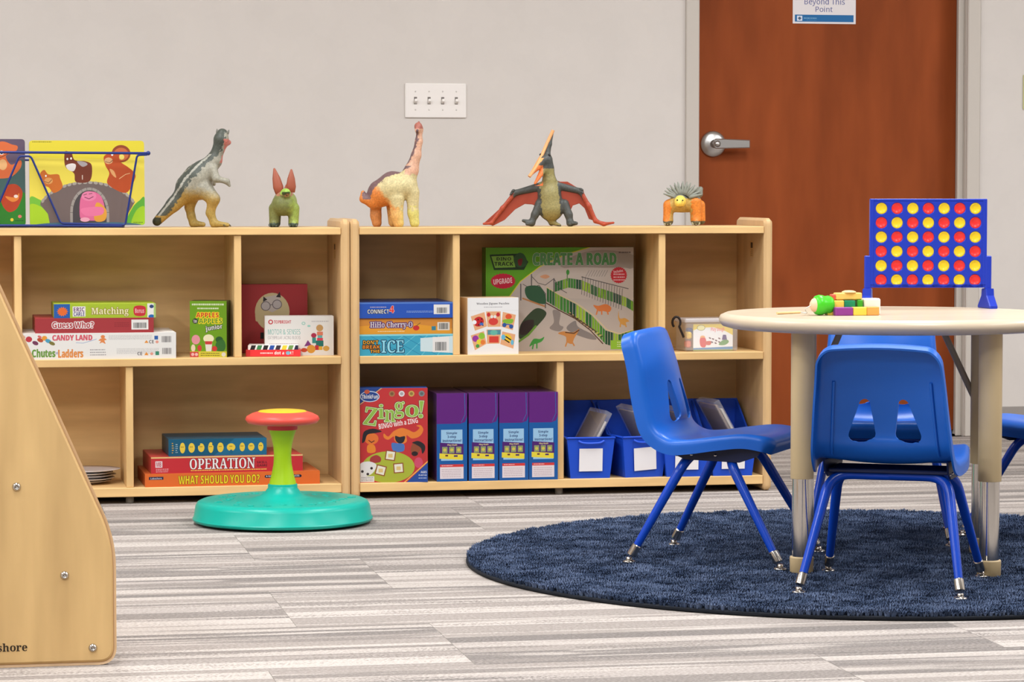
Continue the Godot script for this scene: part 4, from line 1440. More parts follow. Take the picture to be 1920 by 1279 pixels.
func board(label: String, x0: float, y0: float, x1: float, y1: float, z: float, im: Image, edge: Color, turn: float) -> void:
	var a := at_z(x0, y1, z)
	var b := at_z(x1, y0, z)
	var w := b.x - a.x
	var h := b.y - SHELF_TOP - 0.004
	var m := ArrayMesh.new()
	var out := rounded(PackedVector2Array([Vector2(-w / 2, 0), Vector2(w / 2, 0), Vector2(w / 2, h), Vector2(-w / 2, h)]), [0.008, 0.008, 0.01, 0.01], 4)
	mb().prism(out, -0.009, 0.0, 0.0006).done(m)
	var st := mb()
	var idx := Geometry2D.triangulate_polygon(out)
	for k in range(0, idx.size(), 3):
		var q := [out[idx[k]], out[idx[k + 1]], out[idx[k + 2]]]
		if (q[1] - q[0]).cross(q[2] - q[0]) > 0.0:
			q.reverse()
		for v in q:
			st.st.set_uv(Vector2(v.x / w + 0.5, 1.0 - v.y / h))
			st.st.add_vertex(Vector3(v.x, v.y, 0.0003))
	st.done(m)
	m.surface_set_material(0, mat(edge, 0.6))
	m.surface_set_material(1, tex_mat(im, 0.4, Color(0.86, 0.86, 0.86)))
	var o := part(self, "puzzle_board", m, null, Transform3D(Basis(Vector3.UP, deg_to_rad(turn)) * Basis(Vector3.RIGHT, -0.05), Vector3((a.x + b.x) / 2, SHELF_TOP + 0.0075, z)))
	tag(o, label, "puzzle", "puzzle boards in the wire rack")

# ---------------------------------------------------------------- toy dinosaurs
# joints are written in hundredths: x and y in photograph pixels, z in the same size of pixel towards the viewer
func dino(called: String, label: String, px: float, py: float, deep: float, bones: Array, cell: float, soft: float, paint: Callable) -> Node3D:
	var z := ZS - deep
	var c := at_z(px, py, z)
	var s := at_z(px, py - 100, z).distance_to(c) / 100.0
	var t := thing(called, label, "toy dinosaur", Vector3(c.x, SHELF_TOP, z), -YAW, "toy dinosaurs on the shelf tops")
	t.set_meta("px", s)
	var mottle := FastNoiseLite.new()
	mottle.seed = 19
	mottle.frequency = 160.0
	mottle.fractal_octaves = 3
	var real := []
	for b in bones:
		var q := [Vector3(b[0] - px, py - b[1], b[2]) * s, Vector3(b[3] - px, py - b[4], b[5]) * s, b[6] * s, b[7] * s]
		if b.size() > 8:
			q.append(b[8])
		real.append(q)
	var p := func(v: Vector3, n: Vector3) -> Color: return paint.call(Vector3(px + v.x / s, py - v.y / s, v.z / s), n) * (1.0 + 0.16 * mottle.get_noise_3dv(v))
	part(t, "body", body(real, cell * s, soft / s, p), M.toy)
	return t

func spike(t: Node3D, called: String, px: float, py: float, a: Vector3, b: Vector3, r: float, m: Material, tip := 0.15, flat := 1.0) -> void:
	var s: float = t.get_meta("px")
	var p := Vector3(a.x - px, py - a.y, a.z) * s
	var q := Vector3(b.x - px, py - b.y, b.z) * s
	var up := (q - p).normalized()
	var side := up.cross(Vector3(0.3, 0.1, 1)).normalized()
	var bs := Basis(side, up, side.cross(up))
	var l := p.distance_to(q)
	var k := r * s
	var mesh := mb().lathe([Vector2(0, 0), Vector2(k * 0.8, 0), Vector2(k, l * 0.25), Vector2(k * 0.75, l * 0.6), Vector2(k * tip, l * 0.97), Vector2(0, l)], 10).done()
	part(t, called, mesh, m, Transform3D(bs.scaled_local(Vector3(1, 1, flat)), p))

func mixed(a: Color, b: Color, t: float) -> Color:
	return a.lerp(b, clampf(t, 0.0, 1.0))

func build_dinos() -> void:
	var nz := FastNoiseLite.new()
	nz.seed = 8
	nz.frequency = 0.12
	nz.fractal_octaves = 3
	var N := func(p: Vector3) -> float: return nz.get_noise_3dv(p)

	# grey two-legged one, seen from behind
	var grey := rgb(146, 142, 126)
	var dark := rgb(74, 78, 70)
	var ochre := rgb(162, 132, 68)
	var spine := [Vector2(292, 414), Vector2(325, 374), Vector2(350, 336), Vector2(378, 306), Vector2(404, 284), Vector2(412, 262), Vector2(416, 246)]
	var paint := func(p: Vector3, n: Vector3) -> Color:
		var d := 1e9
		for i in spine.size() - 1:
			d = minf(d, Geometry2D.get_closest_point_to_segment(Vector2(p.x, p.y), spine[i], spine[i + 1]).distance_to(Vector2(p.x, p.y)))
		var k: float = N.call(p) * 6.0
		if p.x < 304 and p.y > 408:
			return rgb(56, 58, 40)
		if p.y < 306 and p.y > 262 and p.x + k * 0.4 > 422 - maxf(p.y - 280, 0.0) * 0.3:
			return rgb(186, 112, 100)
		var c := mixed(grey, ochre, (p.y - 350 - (p.x - 360) * 0.15 + k) / 22.0)
		if p.y > 396 - k * 0.5 and p.x > 340:
			c = mixed(c, rgb(150, 132, 70), 0.5)
		if d + k < 11.0 and p.y < 405:
			c = dark
		if d + k * 0.3 < 2.0 and p.y < 405 and p.y > 290:
			c = rgb(160, 158, 146)
		return c
	var t := dino("toy_dinosaur", "grey and ochre two-legged toy dinosaur seen from behind, near the puzzle rack", 362, 427, 0.14, [
		[295, 416, 6, 326, 384, 2, 8.5, 13], [326, 384, 2, 354, 356, 0, 13, 20], [354, 354, 0, 382, 324, 0, 24, 23], [374, 336, 0, 374, 352, 0, 26, 24], [350, 348, -6, 366, 330, -4, 19, 20], [384, 322, 0, 402, 302, 0, 19, 15],
		[402, 302, 0, 411, 280, 0, 13, 10.5], [411, 280, 0, 416, 262, 2, 10.5, 13], [416, 262, 2, 418, 252, 0, 13, 10], [420, 270, -6, 428, 268, -14, 8, 5],
		[402, 318, 14, 408, 336, 20, 8, 6.5], [408, 336, 20, 428, 341, 22, 6, 4.5], [428, 341, 22, 433, 349, 22, 4.5, 2.5],
		[396, 326, -14, 400, 346, -18, 5, 3.5],
		[384, 356, 10, 402, 374, 16, 18, 12], [402, 374, 16, 396, 400, 14, 11, 7.5], [396, 400, 14, 403, 420, 14, 7.5, 7], [403, 420, 14, 428, 422.5, 16, 6, 4.2],
		[360, 366, -12, 354, 390, -14, 15, 8.5], [354, 390, -14, 357, 406, -14, 8, 7], [357, 406, -14, 361, 420, -14, 7, 7], [361, 420, -14, 380, 422, -12, 6, 4.5]], 1.5, 0.45, paint)
	for s in [[409, 252, 408, 242], [427, 253, 431, 244], [418, 248, 420, 244]]:
		spike(t, "brow_horn", 362, 427, Vector3(s[0], s[1], 2), Vector3(s[2], s[3], 2), 2.6, mat(rgb(110, 108, 98), 0.5))
	for s in [424, 429, 433]:
		spike(t, "claw", 362, 427, Vector3(s - 3, 422, 14 + (429 - s)), Vector3(s + 2, 425.5, 16 + (429 - s)), 1.8, mat(rgb(90, 80, 50), 0.5))

	# small green one facing the viewer
	var green := rgb(140, 158, 74)
	var olive := rgb(112, 116, 66)
	paint = func(p: Vector3, n: Vector3) -> Color:
		var k: float = N.call(p) * 5.0
		var c := mixed(olive, green, (p.x - 540 + k * 2.0) / 14.0)
		if p.y > 419 + k * 0.3:
			c = rgb(60, 74, 62)
		if p.z > 30 and p.y < 366 + k:
			c = rgb(150, 186, 80)
			if p.y > 361.5 and p.z > 37:
				c = rgb(60, 70, 40)
		elif p.y < 368 + k and absf(p.x - 533) < 16:
			c = rgb(170, 116, 86)
		return c
	t = dino("toy_dinosaur", "small green toy dinosaur facing the viewer with two tall red-brown plates", 533, 427, 0.12, [
		[533, 384, 14, 533, 380, -20, 22, 22, 1.0], [533, 380, -20, 533, 388, -52, 20, 8], [533, 388, -52, 533, 402, -78, 8, 4], [533, 370, 12, 538, 364, 30, 11, 8.5], [538, 364, 28, 541, 361, 38, 8.5, 6],
		[515, 392, 12, 515, 420, 12, 10, 9], [551, 392, 12, 551, 420, 12, 10, 9], [515, 421, 14, 515, 422, 20, 7, 5], [551, 421, 14, 552, 422, 20, 7, 5],
		[516, 392, -24, 516, 420, -24, 10, 8], [550, 392, -24, 550, 420, -24, 10, 8]], 1.2, 0.55, paint)
	var plate := mat(rgb(150, 80, 56), 0.45)
	spike(t, "back_plate", 533, 427, Vector3(525, 364, 6), Vector3(514.5, 316, 2), 10, plate, 0.2, 0.6)
	spike(t, "back_plate", 533, 427, Vector3(546, 362, 4), Vector3(547, 318, 2), 9.5, plate, 0.2, 0.6)
	spike(t, "back_plate", 533, 427, Vector3(536, 360, -30), Vector3(537, 344, -34), 6, plate, 0.2, 0.6)
	for s in [507, 513, 519, 545, 551, 557]:
		spike(t, "toe_nail", 533, 427, Vector3(s, 422, 18), Vector3(s + 0.5, 425.5, 24), 2.4, mat(rgb(80, 84, 76), 0.5), 0.5)

	# long-necked one
	var cream := rgb(196, 182, 134)
	var orange := rgb(204, 122, 56)
	var plum := rgb(112, 86, 86)
	var back := [Vector2(688, 366), Vector2(698, 344), Vector2(720, 326), Vector2(745, 317), Vector2(762, 308), Vector2(774, 290), Vector2(781, 268), Vector2(783, 246)]
	paint = func(p: Vector3, n: Vector3) -> Color:
		var d := 1e9
		for i in back.size() - 1:
			d = minf(d, Geometry2D.get_closest_point_to_segment(Vector2(p.x, p.y), back[i], back[i + 1]).distance_to(Vector2(p.x, p.y)))
		var k: float = N.call(p) * 6.0
		var c := cream
		if p.y < 330 - k and p.x > 760:
			c = rgb(206, 160, 132)
		c = mixed(c, orange, (725 + k - p.x + (p.y - 365) * 0.8) / 12.0)
		if p.y > 392 + k * 3.0:
			c = mixed(rgb(206, 160, 96), rgb(198, 190, 110), (p.x - 745 + k) / 20.0)
			if p.x < 715:
				c = rgb(196, 130, 76)
		if d + k * 0.6 < (9.0 if p.y > 312 else 2.6):
			c = plum
		if p.y < 243:
			c = rgb(160, 96, 82)
		return c
	t = dino("toy_dinosaur", "tall long-necked cream and orange toy dinosaur below the light switches", 735, 426, 0.13, [
		[681, 362, 6, 682, 374, 6, 4, 6.5], [682, 374, 6, 700, 378, 4, 6.5, 13], [700, 378, 4, 714, 364, 0, 13, 24], [714, 364, 0, 738, 352, 2, 25, 29], [738, 352, 2, 760, 350, 6, 29, 23],
		[760, 346, 6, 772, 320, 8, 19, 12.5], [772, 320, 8, 781, 292, 9, 12.5, 8.5], [781, 292, 9, 786, 266, 9, 8.5, 6.5], [786, 266, 9, 787, 246, 9, 6, 5.5], [787, 244, 9, 785, 238, 12, 6.5, 6.5], [785, 238, 12, 783, 246, 20, 5, 4],
		[704, 378, -12, 704, 405, -12, 12, 9.5], [704, 405, -12, 706, 419, -12, 9.5, 9], [744, 374, 16, 745, 405, 18, 15, 10.5], [745, 405, 18, 748, 419, 18, 10.5, 10],
		[774, 362, 10, 775, 400, 10, 13, 9.5], [775, 400, 10, 778, 419, 10, 9.5, 9], [734, 380, -16, 736, 418, -16, 11, 8.5]], 1.5, 0.45, paint)
	spike(t, "crest", 735, 426, Vector3(786, 236, 9), Vector3(786, 228.5, 9), 3.5, mat(rgb(150, 92, 80), 0.5), 0.4)

	# winged one
	var slate := rgb(70, 72, 68)
	var tan_ := rgb(140, 130, 82)
	var rust := rgb(160, 68, 46)
	paint = func(p: Vector3, n: Vector3) -> Color:
		var k: float = N.call(p) * 4.0
		if p.y < 300 and p.x - (1030 + (p.y - 250) * -0.28) < -2.0 + k * 0.2 and p.z > -6:
			if p.x < 1022 - (p.y - 280) * 0.6 or p.y < 286:
				return rgb(232, 168, 110)
		if p.x + (p.y - 300) * 0.82 < 1018 + k * 0.3 and p.y > 298 and p.y < 350 and p.x < 1022:
			return rgb(234, 160, 92)
		if p.y > 312 and p.y < 350 and p.x < 1018 + k * 0.2 and p.z > 8:
			return rgb(226, 120, 62)
		if n.z > 0.35 + k * 0.04 and absf(p.x - 1031 - (p.y - 370) * 0.1) < 17 + k and p.y > 318 and p.y < 424:
			return tan_
		if p.y > 330 and (p.x < 962 + k or p.x > 1092 + k):
			return rust
		return slate
	t = dino("winged_toy_reptile", "winged toy reptile with open orange beak and spread red-brown wings", 1030, 426, 0.12, [
		[1034, 420, -6, 1033, 392, 0, 5, 20], [1033, 392, 0, 1030, 366, 0, 24, 22], [1030, 366, 0, 1030, 342, 2, 21, 13], [1030, 342, 2, 1027, 318, 4, 12, 11], [1027, 318, 4, 1024, 302, 6, 11, 12], [1034, 418, 0, 1050, 424, 4, 5, 2.6],
		[1024, 294, 4, 1030, 272, 0, 7.5, 4], [1030, 272, 0, 1038, 246, -2, 4, 1.2],
		[1017, 303, 12, 993, 331, 34, 9.5, 2.2], [1020, 318, 12, 1003, 345, 30, 6.5, 2.4],
		[1014, 352, 0, 966, 363, 6, 9, 5], [966, 363, 6, 942, 392, 8, 4.5, 3.5], [942, 392, 8, 922, 418, 10, 4, 3], [922, 420, 10, 907, 421, 12, 3, 2.4],
		[1046, 350, 0, 1088, 360, 6, 9, 5], [1088, 360, 6, 1104, 388, 8, 4.5, 4], [1104, 388, 8, 1116, 414, 10, 4.5, 3.6], [1116, 416, 10, 1132, 421.5, 12, 4, 3.4], [1132, 421.5, 12, 1150, 419, 14, 3.2, 2.2],
		[1012, 384, 6, 1003, 404, 10, 9, 7], [1003, 404, 10, 997, 418, 12, 6.5, 5.5], [997, 419, 12, 981, 415, 22, 5, 3], [997, 420, 12, 988, 421.5, 24, 5, 3],
		[1058, 384, 4, 1066, 404, 8, 9, 7], [1066, 404, 8, 1069, 418, 10, 7, 6], [1069, 420, 10, 1080, 420, 20, 5, 3.5], [1068, 420, 10, 1068, 421.5, 24, 5, 3.5]], 1.4, 0.6, paint)
	var s: float = t.get_meta("px")
	for wing in [[[1012, 346], [966, 361], [942, 388], [908, 419], [924, 425], [946, 414], [966, 394], [984, 384], [998, 385], [1012, 392], [1024, 372]], [[1046, 342], [1064, 342], [1090, 358], [1106, 388], [1120, 418], [1104, 412], [1096, 392], [1086, 383], [1074, 387], [1066, 404], [1056, 396], [1040, 372]]]:
		var out := PackedVector2Array()
		for q in wing:
			out.append(Vector2(q[0] - 1030, 426 - q[1]) * s)
		part(t, "wing_membrane", mb().prism(out, 2.5 * s, 5.5 * s, 0.8 * s).done(), mat(rgb(150, 62, 42), 0.5))
	var edge := []
	for q in [[992, 333, 36], [1004, 316, 28], [1013, 299, 17], [1024, 274, 4], [1037, 246, -1]]:
		edge.append(Vector3(q[0] - 1030, 426 - q[1], q[2]) * s)
	part(t, "crest_edge", mb().tube(curve(edge, 5), 3.2 * s, 10).done(), mat(rgb(224, 160, 104), 0.45))
	for q in [[962, 360, 955, 368], [964, 358, 958, 361], [1089, 358, 1094, 365], [1087, 356, 1094, 358]]:
		spike(t, "wing_claw", 1030, 426, Vector3(q[0], q[1], 8), Vector3(q[2], q[3], 14), 2.8, mat(slate, 0.5))
	for q in [[1013.5, 292, 13], [1029.5, 293, 12]]:
		part(t, "eye", mb().lathe(ball_profile(2.6 * s), 14).done(), mat(rgb(20, 18, 18), 0.15), shift(Vector3(q[0] - 1030, 426 - q[1] - 2.6, q[2]) * s))

	# spiky one
	var amber := rgb(208, 122, 44)
	var straw := rgb(186, 152, 80)
	paint = func(p: Vector3, n: Vector3) -> Color:
		var k: float = N.call(p) * 5.0
		var c := straw
		if p.x < 1256 + k or p.x > 1296 + k:
			c = amber
		if p.y > 414 + k * 0.3:
			c = rgb(96, 90, 66)
		if p.y < 371 + k * 0.5 and p.z < 22:
			c = rgb(120, 120, 108)
		if p.z > 22 and p.y < 386:
			c = rgb(238, 206, 92)
		return c
	t = dino("toy_dinosaur", "small orange and yellow toy dinosaur with a fan of grey back spikes", 1280, 423, 0.15, [
		[1274, 380, 6, 1290, 378, -18, 17, 20], [1262, 384, 4, 1296, 382, -4, 13, 14], [1274, 376, 18, 1272, 378, 30, 11, 8.5], [1272, 378, 30, 1270, 380, 36, 8, 6],
		[1253, 384, 6, 1252, 413, 8, 10, 9], [1252, 414, 10, 1250, 417, 14, 8.5, 5.5], [1303, 378, 4, 1304, 410, 6, 12, 9.5], [1304, 412, 8, 1304, 416, 14, 9, 6], [1314, 384, -14, 1316, 413, -12, 9, 7.5],
		[1310, 362, -10, 1314, 354, -14, 9, 5]], 1.2, 0.6, paint)
	var quill := mat(rgb(132, 134, 122), 0.5)
	rng.seed = 31
	for ring in 4:
		for i in 13:
			var a := PI * (0.08 + 0.84 * i / 12.0) + rng.randf_range(-0.04, 0.04)
			var l := 32.0 - ring * 3.0
			var from := Vector3(1279 + 12 * cos(a), 371 - 6 * sin(a), 12 - ring * 8)
			var to := Vector3(1279 + (l + 6) * cos(a), 371 - l * sin(a), 12 - ring * 9 + rng.randf_range(-3, 3))
			spike(t, "back_spike", 1280, 423, from, to, 3.5, quill, 0.3)
	for q in [[1267.5, 374.5], [1277.5, 375]]:
		var e: float = t.get_meta("px")
		part(t, "eye", mb().lathe(ball_profile(1.5 * e), 12).done(), mat(rgb(26, 24, 18), 0.2), shift(Vector3(q[0] - 1280, 423 - q[1] - 1.5, 40) * e))
	for q in [1246, 1251, 1256, 1298, 1304, 1310]:
		spike(t, "toe_nail", 1280, 423, Vector3(q, 417, 12), Vector3(q, 420.5, 19), 2.6, mat(rgb(150, 142, 110), 0.5), 0.5)

# ---------------------------------------------------------------- rug, table, chairs
const RUG := Vector3(2.05, 0.0, -6.26)
const RUG_R := 0.905
const TABLE := Vector3(2.07, 0.0, -6.145)

func build_rug() -> void:
	var t := thing("round_rug", "round navy blue shaggy rug under the table and chairs", "rug", RUG)
	part(t, "backing", mb().lathe([Vector2(0, 0), Vector2(RUG_R, 0), null, Vector2(RUG_R + 0.006, 0.003), Vector2(RUG_R + 0.005, 0.008), null, Vector2(RUG_R - 0.004, 0.009), Vector2(0, 0.009)], 128).done(), mat(rgb(26, 30, 38), 0.9))
	# pile: tufts of short bent blades
	var tuft := mb()
	rng.seed = 77
	tuft.smooth(-1)
	for i in 7:
		var a := TAU * i / 7 + rng.randf() * 0.6
		var d := Vector3(cos(a), 0, sin(a))
		var side := Vector3(-d.z, 0, d.x) * 0.0016
		var root := d * 0.001
		var m := d * 0.0026 + Vector3(0, 0.006, 0)
		var tip := d * rng.randf_range(0.004, 0.0065) + Vector3(0, rng.randf_range(0.0085, 0.0105), 0)
		tuft.quad(root - side, root + side, m + side, m - side)
		tuft.tri(m - side, m + side, tip)
	var mm := MultiMesh.new()
	mm.transform_format = MultiMesh.TRANSFORM_3D
	mm.use_colors = true
	mm.mesh = tuft.done()
	var n := FastNoiseLite.new()
	n.seed = 3
	n.frequency = 9.0
	n.fractal_octaves = 3
	var places := []
	var step := 0.0068
	var k := int(RUG_R / step) + 1
	for i in range(-k, k + 1):
		for j in range(-k, k + 1):
			var p := Vector2(i + rng.randf_range(-0.5, 0.5), j + rng.randf_range(-0.5, 0.5)) * step
			if p.length() < RUG_R + 0.001:
				places.append(p)
	mm.instance_count = places.size()
	for i in places.size():
		var p: Vector2 = places[i]
		var v := n.get_noise_2dv(p)
		var lean := Vector3(0.25 * n.get_noise_2d(p.x + 9.0, p.y), 1, 0.25 * n.get_noise_2d(p.x, p.y + 9.0)).normalized()
		var b := Basis(Quaternion(Vector3.UP, lean)) * Basis(Vector3.UP, rng.randf() * TAU)
		var s := rng.randf_range(0.9, 1.6)
		mm.set_instance_transform(i, Transform3D(b.scaled(Vector3(s, s * (1.0 + 0.2 * v), s)), Vector3(p.x, 0.006, p.y)))
		var c := rgb(52, 66, 92).lerp(rgb(94, 108, 136), clampf(0.5 + v * 1.1 + rng.randf_range(-0.4, 0.4), 0, 1))
		mm.set_instance_color(i, c.srgb_to_linear())
	var o := MultiMeshInstance3D.new()
	o.name = "pile"
	o.multimesh = mm
	var m2 := mat(Color.WHITE, 1.0)
	m2.vertex_color_use_as_albedo = true
	o.material_override = m2
	o.set_meta("kind", "stuff")
	t.add_child(o)

func build_table() -> void:
	var beige := mat(rgb(200, 176, 134), 0.45)
	var chrome := mat(rgb(200, 196, 190), 0.14, 1.0)
	var t := thing("round_table", "round maple activity table with beige and chrome legs", "table", Vector3(TABLE.x, RUG_Y, TABLE.z))
	var h := TABLE_Y - RUG_Y
	var R := 0.385
	part(t, "tabletop", mb().lathe([Vector2(0, h - 0.032), Vector2(R - 0.022, h - 0.032), Vector2(R - 0.008, h - 0.028), Vector2(R - 0.001, h - 0.019), Vector2(R, h - 0.013), Vector2(R - 0.004, h - 0.005), Vector2(R - 0.016, h), null, Vector2(R - 0.016, h), Vector2(0, h)], 128).done(), M.maple_top)
	var across := Vector3(0.94, 0, 0.335)
	var away := Vector3(0.305, 0, -0.952)
	for s in [[-1, -1], [1, -1], [-1, 1], [1, 1]]:
		var p: Vector3 = across * (s[0] * 0.2015 + 0.004) + away * (s[1] * 0.2015) + Vector3(-0.004, 0, 0.025)
		var leg := part(t, "leg", mb().lathe([Vector2(0.0, 0.205), Vector2(0.0245, 0.205), null, Vector2(0.0252, 0.207), Vector2(0.0252, h - 0.032)], 36, shift(p)).done(), beige)
		part(leg, "chrome_extension", mb().lathe([Vector2(0.0215, 0.03), Vector2(0.0215, 0.206)], 36, shift(p)).done(), chrome)
		part(leg, "foot_cap", mb().lathe([Vector2(0, 0), Vector2(0.024, 0), null, Vector2(0.0255, 0.002), Vector2(0.026, 0.033), null, Vector2(0.0245, 0.035), Vector2(0, 0.035)], 36, shift(p)).done(), beige)
		if s[1] == 1:
			var top: Vector3 = across * (s[0] * 0.11) + away * (s[1] * 0.2) + Vector3(-0.004, h - 0.034, 0.025)
			part(leg, "brace", mb().tube([p + Vector3(0, 0.32, 0), top], 0.0075, 12).done(), mat(rgb(150, 138, 120), 0.4))

# a sheet over a grid in (s, t), cut along inside(s, t) = 0, with thickness and rims
func sheet(ns: int, nt: int, lo: Vector2, hi: Vector2, inside: Callable, place: Callable, thick: float) -> ArrayMesh:
	var m := mb()
	var f := []
	var made := {}
	var both := func(q: Vector2) -> Array:
		if not made.has(q):
			var e := 0.0008
			var p: Vector3 = place.call(q.x, q.y)
			var ds: Vector3 = place.call(q.x + e, q.y) - place.call(q.x - e, q.y)
			var dt: Vector3 = place.call(q.x, q.y + e) - place.call(q.x, q.y - e)
			var n := dt.cross(ds).normalized()
			made[q] = [p + n * thick / 2.0, p - n * thick / 2.0]
		return made[q]
	for i in ns + 1:
		var row := []
		for j in nt + 1:
			var q := Vector2(lerpf(lo.x, hi.x, float(i) / ns), lerpf(lo.y, hi.y, float(j) / nt))
			row.append([q, inside.call(q.x, q.y)])
		f.append(row)
	for i in ns:
		for j in nt:
			var c := [f[i][j], f[i + 1][j], f[i + 1][j + 1], f[i][j + 1]]
			var poly := []
			var cut := []
			for k in 4:
				var a: Array = c[k]
				var b: Array = c[(k + 1) % 4]
				if a[1] < 0.0:
					poly.append(a[0])
				if (a[1] < 0.0) != (b[1] < 0.0):
					# the same point whichever cell asks
					var x: Vector2
					if a[0].x + a[0].y < b[0].x + b[0].y:
						x = a[0].lerp(b[0], a[1] / (a[1] - b[1]))
					else:
						x = b[0].lerp(a[0], b[1] / (b[1] - a[1]))
					poly.append(x)
					cut.append([x, a[1] < 0.0])
			if poly.size() < 3:
				continue
			m.smooth(1)
			for k in range(1, poly.size() - 1):
				var A: Array = both.call(poly[0])
				var B: Array = both.call(poly[k])
				var C: Array = both.call(poly[k + 1])
				m.tri(A[0], C[0], B[0])
				m.smooth(2)
				m.tri(A[1], B[1], C[1])
				m.smooth(1)
			if cut.size() == 2:
				var u: Array = both.call(cut[0][0] if cut[0][1] else cut[1][0])   # leaving the inside
				var v: Array = both.call(cut[1][0] if cut[0][1] else cut[0][0])
				m.smooth(3)
				m.quad(u[0], v[0], v[1], u[1])
	m.smooth(-1)
	return m.done()

var seat_line := []          # [arc length, (z, y)] along the chair's middle from the front lip to the top
func on_line(s: float) -> Vector2:
	var n := seat_line.size()
	if s <= 0.0:
		return seat_line[0][1] + (seat_line[0][1] - seat_line[1][1]).normalized() * -s
	for i in n - 1:
		if s <= seat_line[i + 1][0]:
			return seat_line[i][1].lerp(seat_line[i + 1][1], (s - seat_line[i][0]) / (seat_line[i + 1][0] - seat_line[i][0]))
	return seat_line[n - 1][1] + (seat_line[n - 1][1] - seat_line[n - 2][1]).normalized() * (s - seat_line[n - 1][0])

